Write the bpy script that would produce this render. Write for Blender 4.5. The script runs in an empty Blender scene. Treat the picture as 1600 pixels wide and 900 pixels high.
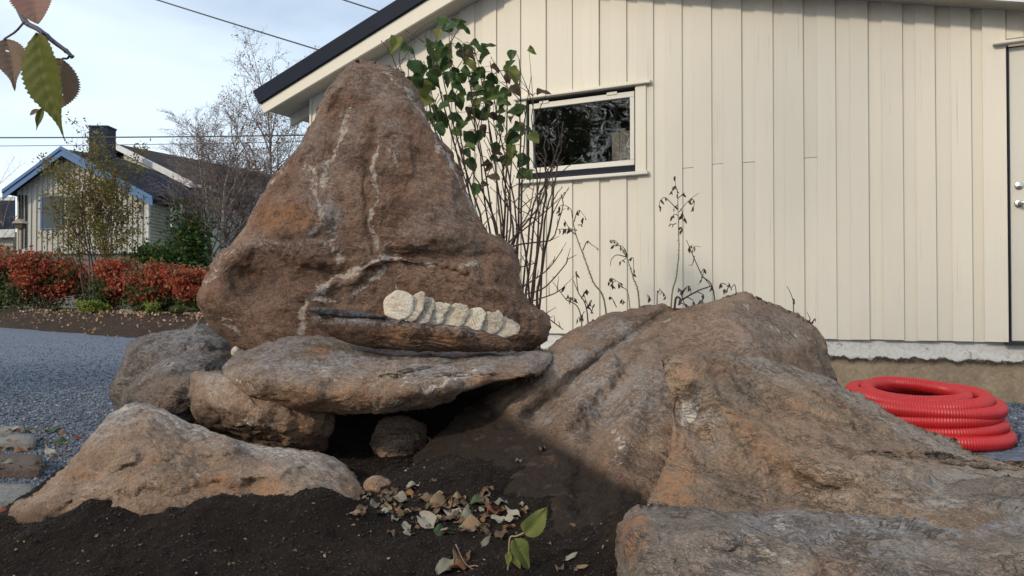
import bpy, math, random
import numpy as np
from mathutils import Vector, Matrix

R = math.radians
random.seed(7)
RNG = np.random.default_rng(11)
SC = bpy.context.scene
COL = SC.collection

# ------------------------------------------------------------------ camera
F_PX = 1256.0
PITCH = math.atan(20.0 / F_PX)
CAM = Vector((0.0, 0.0, 0.75))
cam_d = bpy.data.cameras.new('camera')
cam_d.sensor_width = 36.0
cam_d.lens = F_PX * 36.0 / 1600.0
cam_d.clip_start = 0.02
cam_d.clip_end = 3000.0
cam_o = bpy.data.objects.new('camera', cam_d)
COL.objects.link(cam_o)
cam_o.location = CAM
cam_o.rotation_euler = (R(90) + PITCH, 0, 0)
SC.camera = cam_o

# ------------------------------------------------------------------ world, sun, exposure
SUN_EL, SUN_AZ = R(28), R(224)          # azimuth clockwise from +Y (the viewing direction): behind the camera, to its left
world = bpy.data.worlds.new('World')
SC.world = world
world.use_nodes = True
wt = world.node_tree
for n in list(wt.nodes):
    wt.nodes.remove(n)
w_out = wt.nodes.new('ShaderNodeOutputWorld')
w_bg = wt.nodes.new('ShaderNodeBackground')
w_sky = wt.nodes.new('ShaderNodeTexSky')
w_sky.sky_type = 'NISHITA'
w_sky.sun_disc = False
w_sky.sun_elevation = SUN_EL
w_sky.sun_rotation = SUN_AZ
w_sky.air_density = 1.0
w_sky.dust_density = 1.2
w_sky.ozone_density = 1.0
# thin, even veil of high cloud over the whole sky
w_tc = wt.nodes.new('ShaderNodeTexCoord')
w_map = wt.nodes.new('ShaderNodeMapping')
w_map.inputs['Scale'].default_value = (1.0, 1.4, 3.2)
w_map.inputs['Location'].default_value = (0.35, 0.2, 0.55)
w_n = wt.nodes.new('ShaderNodeTexNoise')
w_n.inputs['Scale'].default_value = 1.7
w_n.inputs['Detail'].default_value = 7.0
w_n.inputs['Roughness'].default_value = 0.52
w_n.inputs['Distortion'].default_value = 0.35
w_r = wt.nodes.new('ShaderNodeMapRange')
w_r.inputs['From Min'].default_value = 0.34
w_r.inputs['From Max'].default_value = 0.70
w_r.inputs['To Min'].default_value = 0.33
w_r.inputs['To Max'].default_value = 0.92
w_mix = wt.nodes.new('ShaderNodeMix')
w_mix.data_type = 'RGBA'
w_mix.inputs[7].default_value = (7.5, 8.5, 9.4, 1)
wl = wt.links.new
wl(w_tc.outputs['Generated'], w_map.inputs['Vector'])
wl(w_map.outputs['Vector'], w_n.inputs['Vector'])
wl(w_n.outputs['Fac'], w_r.inputs['Value'])
wl(w_r.outputs['Result'], w_mix.inputs[0])
wl(w_sky.outputs['Color'], w_mix.inputs[6])
wl(w_mix.outputs[2], w_bg.inputs['Color'])
w_bg.inputs['Strength'].default_value = 0.138
wl(w_bg.outputs['Background'], w_out.inputs['Surface'])

sun_d = bpy.data.lights.new('sun', 'SUN')
sun_d.energy = 2.5
sun_d.angle = R(5.0)
sun_d.color = (1.0, 0.87, 0.69)
sun_o = bpy.data.objects.new('sun', sun_d)
COL.objects.link(sun_o)
sun_dir = Vector((math.sin(SUN_AZ) * math.cos(SUN_EL), math.cos(SUN_AZ) * math.cos(SUN_EL), math.sin(SUN_EL)))
sun_o.rotation_euler = sun_dir.to_track_quat('Z', 'Y').to_euler()
sun_o.location = sun_dir * 60
SC.view_settings.view_transform = 'Standard'
SC.view_settings.look = 'None'
SC.view_settings.gamma = 1.0
SC.view_settings.use_curve_mapping = False
SC.view_settings.exposure = 0.14
SC.cycles.max_bounces = 6
SC.cycles.diffuse_bounces = 3


# ------------------------------------------------------------------ helpers: points
def P(px, py, Y):
    """the point at distance Y (metres ahead) seen at pixel (px, py) of the 1600x900 photograph"""
    dx = (px - 800.0) / F_PX
    dy = (450.0 - py) / F_PX
    c, s = math.cos(PITCH), math.sin(PITCH)
    d = Vector((dx, c - dy * s, s + dy * c))
    return CAM + d * (Y / d.y)


def Pn(px, py, Y):
    px = np.asarray(px, float); py = np.asarray(py, float); Y = np.asarray(Y, float)
    dx = (px - 800.0) / F_PX
    dy = (450.0 - py) / F_PX
    c, s = math.cos(PITCH), math.sin(PITCH)
    t = Y / (c - dy * s)
    return np.stack([dx * t, Y, CAM.z + (s + dy * c) * t], -1)


def ray_plane(px, py, p0, n):
    d = P(px, py, 1.0) - CAM
    t = (p0 - CAM).dot(n) / d.dot(n)
    return CAM + d * t


# ------------------------------------------------------------------ helpers: noise
_perm = np.random.default_rng(3).permutation(256)
_perm = np.concatenate([_perm, _perm, _perm])
_g = np.random.default_rng(4).normal(size=(256, 3))
_g /= np.linalg.norm(_g, axis=1)[:, None]


def perlin(p):
    p = np.asarray(p, float)
    i = np.floor(p).astype(int)
    f = p - i
    i &= 255
    u = f * f * f * (f * (f * 6 - 15) + 10)
    res = 0
    for dx in (0, 1):
        for dy in (0, 1):
            for dz in (0, 1):
                h = _perm[_perm[_perm[(i[:, 0] + dx)] + i[:, 1] + dy] + i[:, 2] + dz]
                g = _g[h & 255]
                d = f - np.array([dx, dy, dz])
                w = (u[:, 0] if dx else 1 - u[:, 0]) * (u[:, 1] if dy else 1 - u[:, 1]) * (u[:, 2] if dz else 1 - u[:, 2])
                res = res + w * (g * d).sum(1)
    return res * 1.6


def fbm(p, octv=5, gain=0.5, lac=2.03):
    p = np.asarray(p, float)
    a, s, r = 1.0, 1.0, 0
    for o in range(octv):
        r = r + a * perlin(p * s + o * 17.31)
        a *= gain
        s *= lac
    return r


def sstep(a, b, x):
    t = np.clip((np.asarray(x, float) - a) / (b - a), 0, 1)
    return t * t * (3 - 2 * t)


# ------------------------------------------------------------------ helpers: objects
WORLD_AT = {}


def empty(name, loc):
    o = bpy.data.objects.new(name, None)
    o.empty_display_size = 0.1
    COL.objects.link(o)
    o.location = loc
    WORLD_AT[o.name] = Vector(loc)
    return o


def tag(o, label=None, cat=None, group=None, kind=None):
    if label: o['label'] = label
    if cat: o['category'] = cat
    if group: o['group'] = group
    if kind: o['kind'] = kind
    return o


def mk(name, verts, faces, mats=None, parent=None, smooth=True, at=None, mi=None):
    """one mesh object from world-space vertices; the origin is the parent's, or `at`, or the middle of the base"""
    v = np.asarray(verts, float).reshape(-1, 3)
    if parent is not None:
        off = WORLD_AT[parent.name]
    elif at is not None:
        off = Vector(at)
    else:
        lo, hi = v.min(0), v.max(0)
        off = Vector(((lo[0] + hi[0]) / 2, (lo[1] + hi[1]) / 2, lo[2]))
    v = v - np.array(off)
    me = bpy.data.meshes.new(name)
    if isinstance(faces, np.ndarray) and faces.ndim == 2:
        k = faces.shape[1]
        me.vertices.add(len(v))
        me.vertices.foreach_set('co', v.ravel().astype(np.float32))
        me.loops.add(faces.size)
        me.loops.foreach_set('vertex_index', faces.ravel().astype(np.int32))
        me.polygons.add(len(faces))
        me.polygons.foreach_set('loop_start', np.arange(0, faces.size, k, dtype=np.int32))
        me.update(calc_edges=True)
    else:
        me.from_pydata(v.tolist(), [], [list(map(int, f)) for f in faces])
        me.update()
    if smooth:
        me.polygons.foreach_set('use_smooth', np.ones(len(me.polygons), dtype=bool))
    if mats is not None:
        for m in (mats if isinstance(mats, (list, tuple)) else [mats]):
            me.materials.append(m)
    if mi is not None:
        me.polygons.foreach_set('material_index', np.asarray(mi, dtype=np.int32))
    o = bpy.data.objects.new(name, me)
    COL.objects.link(o)
    if parent is not None:
        o.parent = parent
        WORLD_AT[o.name] = off
    else:
        o.location = off
        WORLD_AT[o.name] = Vector(off)
    return o


class MB:
    """collects boxes, prisms and tubes into one mesh"""
    def __init__(self):
        self.v, self.f = [], []

    def hexa(self, p):
        b = len(self.v)
        self.v += [tuple(q) for q in p]
        for f in ((0, 3, 2, 1), (4, 5, 6, 7), (0, 1, 5, 4), (1, 2, 6, 5), (2, 3, 7, 6), (3, 0, 4, 7)):
            self.f.append([b + i for i in f])
        return self

    def box(self, x0, x1, y0, y1, z0, z1):
        return self.hexa([(x0, y0, z0), (x1, y0, z0), (x1, y1, z0), (x0, y1, z0),
                          (x0, y0, z1), (x1, y0, z1), (x1, y1, z1), (x0, y1, z1)])

    def prism(self, poly, ext):
        b, n = len(self.v), len(poly)
        ext = Vector(ext)
        self.v += [tuple(q) for q in poly] + [tuple(Vector(q) + ext) for q in poly]
        self.f.append([b + i for i in range(n)][::-1])
        self.f.append([b + n + i for i in range(n)])
        for i in range(n):
            j = (i + 1) % n
            self.f.append([b + i, b + j, b + n + j, b + n + i])
        return self

    def tube(self, pts, rad, k=5, cap=True):
        pts = [Vector(p) for p in pts]
        if not hasattr(rad, '__len__'):
            rad = [rad] * len(pts)
        b = len(self.v)
        t0 = (pts[1] - pts[0]).normalized()
        a = t0.cross(Vector((0.31, 0.17, 0.93)))
        if a.length < 1e-3:
            a = t0.cross(Vector((1, 0, 0)))
        a.normalize()
        n = len(pts)
        for i in range(n):
            t = (pts[min(i + 1, n - 1)] - pts[max(i - 1, 0)])
            if t.length < 1e-9:
                t = t0
            t = t.normalized()
            a = a - t * a.dot(t)
            a = a.normalized() if a.length > 1e-6 else t.orthogonal().normalized()
            c = t.cross(a)
            for j in range(k):
                an = 2 * math.pi * j / k
                self.v.append(tuple(pts[i] + (a * math.cos(an) + c * math.sin(an)) * rad[i]))
        for i in range(n - 1):
            for j in range(k):
                j2 = (j + 1) % k
                self.f.append([b + i * k + j, b + i * k + j2, b + (i + 1) * k + j2, b + (i + 1) * k + j])
        if cap and k > 2:
            self.f.append([b + j for j in range(k)][::-1])
            self.f.append([b + (n - 1) * k + j for j in range(k)])
        return self

    def build(self, name, mat, parent=None, smooth=False, at=None):
        return mk(name, self.v, self.f, mat, parent, smooth, at)


def bevel(o, w=0.004, seg=2):
    m = o.modifiers.new('bevel', 'BEVEL')
    m.width = w
    m.segments = seg
    m.limit_method = 'ANGLE'
    return o


def spline(pts, n):
    """Catmull-Rom through open control points"""
    p = [np.array(q, float) for q in pts]
    p = [2 * p[0] - p[1]] + p + [2 * p[-1] - p[-2]]
    out = []
    m = len(p) - 3
    for k in range(n):
        u = k / (n - 1) * m
        i = min(int(u), m - 1)
        t = u - i
        a, b, c, d = p[i:i + 4]
        out.append(0.5 * (2 * b + (c - a) * t + (2 * a - 5 * b + 4 * c - d) * t * t + (3 * b - a - 3 * c + d) * t ** 3))
    return out


# ------------------------------------------------------------------ helpers: materials
def new_mat(name):
    m = bpy.data.materials.new(name)
    m.use_nodes = True
    t = m.node_tree
    for n in list(t.nodes):
        t.nodes.remove(n)
    out = t.nodes.new('ShaderNodeOutputMaterial')
    bs = t.nodes.new('ShaderNodeBsdfPrincipled')
    t.links.new(bs.outputs[0], out.inputs[0])
    return m, t, bs


def nd(t, typ, ins=None, **props):
    n = t.nodes.new('ShaderNode' + typ)
    for k, v in props.items():
        setattr(n, k, v)
    for k, v in (ins or {}).items():
        s = n.inputs[k]
        if isinstance(v, bpy.types.NodeSocket):
            t.links.new(v, s)
        elif isinstance(v, bpy.types.Node):
            t.links.new(v.outputs[0], s)
        else:
            s.default_value = v
    return n


def c4(c):
    return (c[0], c[1], c[2], 1.0)


def mixc(t, fac, a, b, mode='MIX'):
    n = nd(t, 'Mix', data_type='RGBA', blend_type=mode)
    for i, v in ((0, fac), (6, a), (7, b)):
        if isinstance(v, bpy.types.NodeSocket):
            t.links.new(v, n.inputs[i])
        elif isinstance(v, (int, float)):
            n.inputs[i].default_value = v
        else:
            n.inputs[i].default_value = c4(v)
    return n.outputs[2]


def mth(t, op, a, b=0.0, c=0.0):
    n = nd(t, 'Math', operation=op)
    for i, v in enumerate((a, b, c)):
        if isinstance(v, bpy.types.NodeSocket):
            t.links.new(v, n.inputs[i])
        else:
            n.inputs[i].default_value = v
    return n.outputs[0]


def mrange(t, v, a, b, lo=0.0, hi=1.0):
    n = nd(t, 'MapRange', {'Value': v, 'From Min': a, 'From Max': b, 'To Min': lo, 'To Max': hi}, interpolation_type='SMOOTHSTEP')
    return n.outputs[0]


def noise(t, vec, scale, detail=5, rough=0.55, dist=0.0, color=False):
    n = nd(t, 'TexNoise', {'Vector': vec, 'Scale': scale, 'Detail': detail, 'Roughness': rough, 'Distortion': dist})
    return n.outputs['Color' if color else 'Fac']


def ramp(t, fac, stops):
    n = nd(t, 'ValToRGB', {'Fac': fac})
    cr = n.color_ramp
    while len(cr.elements) < len(stops):
        cr.elements.new(0.5)
    for e, (p, c) in zip(cr.elements, stops):
        e.position = p
        e.color = c4(c)
    return n.outputs[0]


def mapping(t, vec, scale=(1, 1, 1), rot=(0, 0, 0), loc=(0, 0, 0)):
    return nd(t, 'Mapping', {'Vector': vec, 'Scale': scale, 'Rotation': rot, 'Location': loc}).outputs[0]


def objco(t):
    return nd(t, 'TexCoord').outputs['Object']


def geopos(t):
    return nd(t, 'NewGeometry').outputs['Position']


def bump(t, h, strength, dist, base=None):
    n = nd(t, 'Bump', {'Height': h, 'Strength': strength, 'Distance': dist})
    if base is not None:
        t.links.new(base, n.inputs['Normal'])
    return n.outputs[0]


def put(t, bs, **kw):
    for k, v in kw.items():
        s = bs.inputs[k.replace('_', ' ')]
        if isinstance(v, bpy.types.NodeSocket):
            t.links.new(v, s)
        elif isinstance(v, (tuple, list)):
            s.default_value = c4(v)
        else:
            s.default_value = v


def rock_mat(name, dark, mid, light, rust_sun=(0.245, 0.115, 0.050), grey=(0.27, 0.27, 0.28), crust=(0.56, 0.49, 0.42),
             fol=(0.5, 0.2, 0.3), crust_bias=0.0, grain=1.0, crack=1.0):
    m, t, bs = new_mat(name)
    gain = 1.32
    dark, mid, light, grey, rust_sun = [[x * gain for x in c_] for c_ in (dark, mid, light, grey, rust_sun)]
    co = geopos(t)
    wsc = nd(t, 'VectorMath', {0: noise(t, co, 5.0, 3, color=True), 'Scale': 0.11}, operation='SCALE').outputs[0]
    wco = nd(t, 'VectorMath', {0: co, 1: wsc}, operation='ADD').outputs[0]
    a = nd(t, 'Attribute', attribute_name='mask')
    sep = nd(t, 'SeparateColor', {0: a.outputs['Color']})
    mR, mG, mB, mA = sep.outputs[0], sep.outputs[1], sep.outputs[2], a.outputs['Alpha']
    n1 = noise(t, co, 3.2, 4, 0.6, 0.3)
    n2 = noise(t, co, 15.0, 7, 0.68, 0.2)
    n3 = noise(t, co, 75.0, 4, 0.7)
    n4 = noise(t, co, 230.0, 2, 0.7)
    fo = noise(t, mapping(t, wco, (5, 5, 42), fol), 2.0, 6, 0.68)
    c3 = mth(t, 'SUBTRACT', n3, 0.5)
    v = mth(t, 'ADD', mth(t, 'MULTIPLY', n1, 0.56), mth(t, 'MULTIPLY', n2, 0.42))
    v = mth(t, 'ADD', v, mth(t, 'MULTIPLY', mth(t, 'SUBTRACT', fo, 0.5), 0.24))
    v = mth(t, 'ADD', v, mth(t, 'MULTIPLY', c3, 0.46 * grain))
    v = mth(t, 'ADD', v, mth(t, 'MULTIPLY', mth(t, 'SUBTRACT', n4, 0.5), 0.48 * grain))
    col = ramp(t, v, [(0.27, dark), (0.49, mid), (0.72, light)])
    # mineral grains: pale and dark crystals
    vg = nd(t, 'TexVoronoi', {'Vector': co, 'Scale': 240.0})
    vs_ = nd(t, 'SeparateColor', {0: vg.outputs['Color']})
    col = mixc(t, mrange(t, vs_.outputs[0], .84, .98, 0, .20 * grain), col, [min(.6, x * 1.6 + .03) for x in light])
    col = mixc(t, mrange(t, vs_.outputs[1], .82, .97, 0, .35 * grain), col, [x * .5 for x in dark])
    # reddish cast here and there
    col = mixc(t, mrange(t, noise(t, co, 5.5, 4, 0.6, 0.5), 0.5, 0.72, 0, 0.4), col, (mid[0] * 1.2, mid[1] * 0.88, mid[2] * 0.70))
    # grey weathered skin, and skylight painted grey on rock tops
    gf = mth(t, 'MULTIPLY', mA, mrange(t, mth(t, 'ADD', n2, mth(t, 'MULTIPLY', c3, .9)), 0.38, 0.60, 0.10, 0.95))
    gcol = mixc(t, mrange(t, mth(t, 'ADD', mth(t, 'MULTIPLY', n3, .6), mth(t, 'MULTIPLY', n4, .4)), .3, .7), (grey[0] * .50, grey[1] * .50, grey[2] * .52), (grey[0] * 1.18, grey[1] * 1.17, grey[2] * 1.17))
    col = mixc(t, gf, col, gcol)
    # rust and orange patches; sunlit warmth painted on the front boulder's end
    rf = mth(t, 'MULTIPLY', mG, mrange(t, mth(t, 'ADD', n2, mth(t, 'MULTIPLY', c3, .8)), 0.34, 0.62, 0.10, 0.95))
    col = mixc(t, rf, col, mixc(t, n3, (rust_sun[0] * .5, rust_sun[1] * .48, rust_sun[2] * .45), (rust_sun[0] * 1.35, rust_sun[1] * 1.4, rust_sun[2] * 1.5)))
    # pale mineral crust, broken up; also the ledge's painted bright edge
    cr = mth(t, 'ADD', mth(t, 'MULTIPLY', mR, 0.50), mth(t, 'MULTIPLY', noise(t, co, 26.0, 7, 0.78, 1.3), 1.35))
    cr = mth(t, 'ADD', cr, mth(t, 'MULTIPLY', c3, 0.55))
    cf = mrange(t, cr, 0.93 - crust_bias, 1.10 - crust_bias)
    cf = mth(t, 'MULTIPLY', cf, mrange(t, mR, 0.0, 0.4, 0.35, 0.88))
    col = mixc(t, cf, col, mixc(t, n4, [x * .75 for x in crust], [x * 1.1 for x in crust]))
    # soil smeared on, and shade painted into the standing stone's recesses
    bf = mth(t, 'MULTIPLY', mB, mrange(t, n2, 0.28, 0.46, 0.6, 1.0))
    col = mixc(t, bf, col, mixc(t, n3, (0.011, 0.0075, 0.0055), (0.042, 0.027, 0.018)))
    # hairline flaking cracks, short and broken
    cm = mapping(t, wco, (3.0, 3.0, 15), fol)
    r1 = mth(t, 'ABSOLUTE', mth(t, 'SUBTRACT', noise(t, cm, 1.5, 5, .6, .3), 0.5))
    r2 = mth(t, 'ABSOLUTE', mth(t, 'SUBTRACT', noise(t, cm, 4.5, 4, .6, .5), 0.5))
    ck = mth(t, 'MULTIPLY', mrange(t, r1, 0.0, 0.016, 0, 1), mrange(t, r2, 0.0, 0.022, 0.25, 1))
    ck = mth(t, 'MAXIMUM', ck, mrange(t, noise(t, co, 8.0, 4, .6), 0.44, 0.56, 1.0, 1 - .9 * crack))
    col = mixc(t, mth(t, 'MULTIPLY', mth(t, 'SUBTRACT', 1.0, ck), .75), col, (dark[0] * .5, dark[1] * .5, dark[2] * .5))
    h = mth(t, 'ADD', mth(t, 'MULTIPLY', n2, 1.1), mth(t, 'MULTIPLY', fo, 0.55))
    h = mth(t, 'ADD', h, mth(t, 'MULTIPLY', n3, 0.62))
    h = mth(t, 'ADD', h, mth(t, 'MULTIPLY', n4, 0.16))
    h = mth(t, 'ADD', h, mth(t, 'MULTIPLY', ck, 0.30))
    h = mth(t, 'ADD', h, mth(t, 'MULTIPLY', cf, 0.10))
    put(t, bs, Base_Color=col, Roughness=0.88, Normal=bump(t, h, 0.9, 0.018))
    bs.inputs['Specular IOR Level'].default_value = 0.2
    return m


def plain_mat(name, col, rough=0.6, var=0.15, scale=8.0, bumpd=0.0, metallic=0.0, spec=0.4):
    m, t, bs = new_mat(name)
    co = objco(t)
    n = noise(t, co, scale, 6, 0.6)
    n2 = noise(t, co, scale * 9, 4, 0.6)
    f = mth(t, 'ADD', mth(t, 'MULTIPLY', n, .7), mth(t, 'MULTIPLY', n2, .3))
    c = ramp(t, f, [(0.3, [x * (1 - var) for x in col]), (0.7, [min(1, x * (1 + var)) for x in col])])
    put(t, bs, Base_Color=c, Roughness=rough, Metallic=metallic)
    bs.inputs['Specular IOR Level'].default_value = spec
    if bumpd:
        put(t, bs, Normal=bump(t, f, 0.6, bumpd))
    return m


def leaf_mat(name, stops, rough=0.55, transl=0.35, spots=0.0, by_object=False):
    """leaf colour picked per leaf: each island of a mesh, or each object"""
    m, t, bs = new_mat(name)
    if by_object:
        rnd = nd(t, 'ObjectInfo').outputs['Random']
    else:
        rnd = nd(t, 'NewGeometry').outputs['Random Per Island']
    col = ramp(t, rnd, stops)
    co = objco(t)
    if spots:
        s = mrange(t, noise(t, co, 42 if by_object else 20, 6, 0.7), 0.56, 0.68, 0, spots)
        col = mixc(t, s, col, (0.07, 0.04, 0.02))
    col = mixc(t, mth(t, 'MULTIPLY', noise(t, co, 14, 4), 0.35), col, (0.10, 0.09, 0.03))
    put(t, bs, Base_Color=col, Roughness=rough)
    bs.inputs['Specular IOR Level'].default_value = 0.18
    tr = nd(t, 'BsdfTranslucent', {'Color': col})
    ms = nd(t, 'MixShader', {0: transl, 1: bs.outputs[0], 2: tr.outputs[0]})
    t.links.new(ms.outputs[0], [n for n in t.nodes if n.type == 'OUTPUT_MATERIAL'][0].inputs[0])
    return m

# ================================================================== ground
def mat_gravel():
    m, t, bs = new_mat('gravel')
    co = geopos(t)
    v = nd(t, 'TexVoronoi', {'Vector': co, 'Scale': 42.0, 'Randomness': 1.0})
    v2 = nd(t, 'TexVoronoi', {'Vector': co, 'Scale': 17.0})
    c = ramp(t, v.outputs['Color'], [(0.0, (0.035, 0.045, 0.065)), (0.45, (0.09, 0.115, 0.16)), (0.8, (0.145, 0.175, 0.23)), (1.0, (0.27, 0.29, 0.33))])
    c = mixc(t, mrange(t, noise(t, co, 1.2, 5), 0.35, 0.7, 0, 0.4), c, (0.085, 0.10, 0.13))
    c = mixc(t, mrange(t, v2.outputs['Distance'], 0.0, 0.5, 0.25, 0), c, (0.3, 0.33, 0.38))
    h = mth(t, 'SUBTRACT', 1.0, v.outputs['Distance'])
    put(t, bs, Base_Color=c, Roughness=0.8, Normal=bump(t, h, 1.0, 0.02))
    return m


def mat_soil(name='soil', wet=1.0):
    m, t, bs = new_mat(name)
    co = geopos(t)
    n1 = noise(t, co, 5, 6, 0.6)
    n2 = noise(t, co, 60, 8, 0.7)
    v = nd(t, 'TexVoronoi', {'Vector': co, 'Scale': 130.0})
    c = ramp(t, mth(t, 'ADD', mth(t, 'MULTIPLY', n1, .45), mth(t, 'MULTIPLY', n2, .55)),
             [(0.32, (0.008 * wet, 0.006 * wet, 0.005 * wet)), (0.52, (0.020 * wet, 0.0135 * wet, 0.010 * wet)), (0.72, (0.044 * wet, 0.030 * wet, 0.021 * wet))])
    h = mth(t, 'ADD', mth(t, 'MULTIPLY', n2, 1.0), mth(t, 'MULTIPLY', v.outputs['Distance'], 0.4))
    put(t, bs, Base_Color=c, Roughness=0.95, Normal=bump(t, h, 0.9, 0.014))
    bs.inputs['Specular IOR Level'].default_value = 0.12
    return m


M_GRAVEL = mat_gravel()
M_SOIL = mat_soil()
M_SOIL_BROWN = mat_soil('soil_brown', 2.0)

g = 900.0
o = mk('gravel_ground', [(-g, -g, 0), (g, -g, 0), (g, g, 0), (-g, g, 0)], [[0, 1, 2, 3]], M_GRAVEL, smooth=False)
tag(o, 'bluish grey crushed gravel spread over the yard', 'gravel', kind='structure')


def soil_z(X, Y):
    X = np.asarray(X, float); Y = np.asarray(Y, float)
    p = np.stack([X, Y, X * 0], -1).reshape(-1, 3)
    z = 0.20 + 0 * X
    z = z + 0.035 * sstep(1.2, 2.1, Y)
    # bank of soil climbing the sloping boulder, and fill under the cap slab
    z = z + 0.035 * np.exp(-((X - 0.06) / 0.32) ** 2 - ((Y - 2.30) / 0.26) ** 2)
    z = z + 0.055 * np.exp(-((X + 0.20) / 0.20) ** 2 - ((Y - 2.22) / 0.20) ** 2)
    z = z + 0.22 * sstep(2.72, 3.1, Y) * sstep(-1.2, -0.9, X) * (1 - sstep(0.9, 1.3, X))
    z = z + 0.06 * np.exp(-((X - 0.28) / 0.09) ** 2 - ((Y - 1.78) / 0.12) ** 2)
    z = z + 0.062 * sstep(-1.16, -0.92, X) * (1 - sstep(-.45, -.25, X)) * np.exp(-((Y - 1.86) / 0.13) ** 2) * (1 + .35 * np.sin(X * 17) * np.sin(X * 7 + 1))
    # falls away to the gravel on the left, at the back and on the right
    k = 1 - (1 - sstep(-1.62, -1.24, X + 0.10 * np.sin(Y * 3))) * sstep(1.75, 2.05, Y)
    k = k * (1 - sstep(3.3, 4.0, Y)) * (1 - sstep(2.3, 3.0, X) * sstep(2.6, 3.1, Y)) * (1 - .75 * sstep(0.75, 1.2, X) * sstep(1.75, 2.1, Y)) * sstep(-4.2, -3.2, X) * (1 - sstep(4.0, 5.0, X)) * sstep(-4, -3, Y)
    z = z + 0.10 * np.exp(-((X - 2.25) / 0.35) ** 2 - ((Y - 3.35) / 0.16) ** 2)
    rough = 0.018 * fbm(p * 5, 4, .55).reshape(X.shape) + 0.007 * fbm(p * 28, 4, .6).reshape(X.shape)
    z = (z + rough) * k - 0.015 * (1 - k)
    return z


def axis(a, b, lo, hi, fine, coarse):
    out = list(np.arange(lo, hi, fine))
    x = lo
    left = []
    while x > a:
        x -= coarse; left.append(x)
    right = []
    x = hi
    while x < b:
        x += coarse; right.append(x)
    return np.array(left[::-1] + out + right)


def grid_faces(nx, ny):
    i = np.arange(nx - 1)[None, :] + np.arange(ny - 1)[:, None] * nx
    i = i.ravel()
    return np.stack([i, i + 1, i + nx + 1, i + nx], -1)


xs = axis(-4.4, 5.2, -1.9, 1.0, 0.0085, 0.06)
ys = axis(-4.2, 4.2, 1.2, 2.8, 0.0085, 0.06)
XX, YY = np.meshgrid(xs, ys)
ZZ = soil_z(XX, YY)
soil = mk('soil_bed', np.stack([XX, YY, ZZ], -1).reshape(-1, 3), grid_faces(len(xs), len(ys)), M_SOIL, at=(0, 2, 0))
tag(soil, 'dark crumbly soil bed in front of the boulders', 'soil', kind='structure')

# far bank of soil along the gravel, carrying the hedge
BA, BB = Vector((-13.9, 21.9, 0)), Vector((-5.05, 13.5, 0))
bdir = (BB - BA).normalized()
bnor = Vector((-bdir.y, bdir.x, 0))            # towards the hedge
if bnor.y < 0:
    bnor = -bnor


def bank_z(d):
    return 0.46 * sstep(0.0, 1.5, d) - 0.02


us = np.arange(-14, 14.6, 0.2)
us = np.concatenate([[-300, -120, -50, -25], us])
ds = np.concatenate([np.arange(-0.4, 3.2, 0.06), np.arange(3.2, 9, 0.4), [12, 20, 40, 90, 200, 420]])
UU, DD = np.meshgrid(us, ds)
pp = np.stack([UU, DD, UU * 0], -1).reshape(-1, 3)
wob = (0.22 * fbm(pp * 0.35, 3)).reshape(UU.shape)
nn = (0.035 * fbm(pp * 2.2, 4)).reshape(UU.shape) * (DD < 9) * sstep(-.3, .4, DD)
bx = BA.x + bdir.x * UU + bnor.x * (DD + wob * (DD < 6))
by = BA.y + bdir.y * UU + bnor.y * (DD + wob * (DD < 6))
o = mk('soil_bank', np.stack([bx, by, bank_z(DD) + nn], -1).reshape(-1, 3), grid_faces(len(us), len(ds)), M_SOIL_BROWN, at=(-9, 18, 0))
tag(o, 'low bank of brown soil between the gravel and the hedge', 'soil', kind='structure')


# ------------------------------------------------------------------ loose gravel (stuff)
def pebbles(n, centre_fn, size, seed):
    r = np.random.default_rng(seed)
    c = centre_fn(r, n)
    base = np.array([(1, 0, 0), (-1, 0, 0), (0, 1, 0), (0, -1, 0), (0, 0, 1), (0, 0, -1)], float)
    fc = np.array([(0, 2, 4), (2, 1, 4), (1, 3, 4), (3, 0, 4), (2, 0, 5), (1, 2, 5), (3, 1, 5), (0, 3, 5)])
    s = size[0] * (size[1] / size[0]) ** r.random(n)
    v = base[None] * (s[:, None, None] * (0.55 + 0.6 * r.random((n, 6, 1))))
    v += r.normal(size=(n, 6, 3)) * s[:, None, None] * 0.22
    an = r.random(n) * 6.283
    ca, sa = np.cos(an)[:, None], np.sin(an)[:, None]
    v = np.stack([v[..., 0] * ca - v[..., 1] * sa, v[..., 0] * sa + v[..., 1] * ca, v[..., 2] * 0.75], -1)
    v += c[:, None, :]
    f = fc[None] + (np.arange(n) * 6)[:, None, None]
    return v.reshape(-1, 3), f.reshape(-1, 3)


def mat_pebble(name, stops, rough=0.8):
    m, t, bs = new_mat(name)
    r_ = nd(t, 'NewGeometry').outputs['Random Per Island']
    c = ramp(t, r_, stops)
    n = noise(t, geopos(t), 160, 4, .6)
    c = mixc(t, mth(t, 'MULTIPLY', n, .5), c, (0.03, 0.03, 0.035))
    put(t, bs, Base_Color=c, Roughness=rough, Normal=bump(t, n, 0.4, 0.004))
    return m


M_PEB = mat_pebble('gravel_stone', [(0, (0.05, 0.062, 0.085)), (0.5, (0.115, 0.14, 0.185)), (0.9, (0.175, 0.205, 0.26)), (1, (0.36, 0.37, 0.39))])


def left_gravel(r, n):
    px = r.random(n) * 430 - 20
    py = 525 + (r.random(n) ** 0.75) * 260
    Y = np.clip(CAM.z * F_PX / (py - 470), 2.4, 18)
    w = Pn(px, py, Y)
    w[:, 2] = 0.004
    return w


v, f = pebbles(30000, left_gravel, (0.005, 0.015), 5)
o = mk('gravel', v, f, M_PEB, smooth=False)
tag(o, 'loose blue grey gravel stones left of the boulders', 'gravel', kind='stuff')


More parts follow.
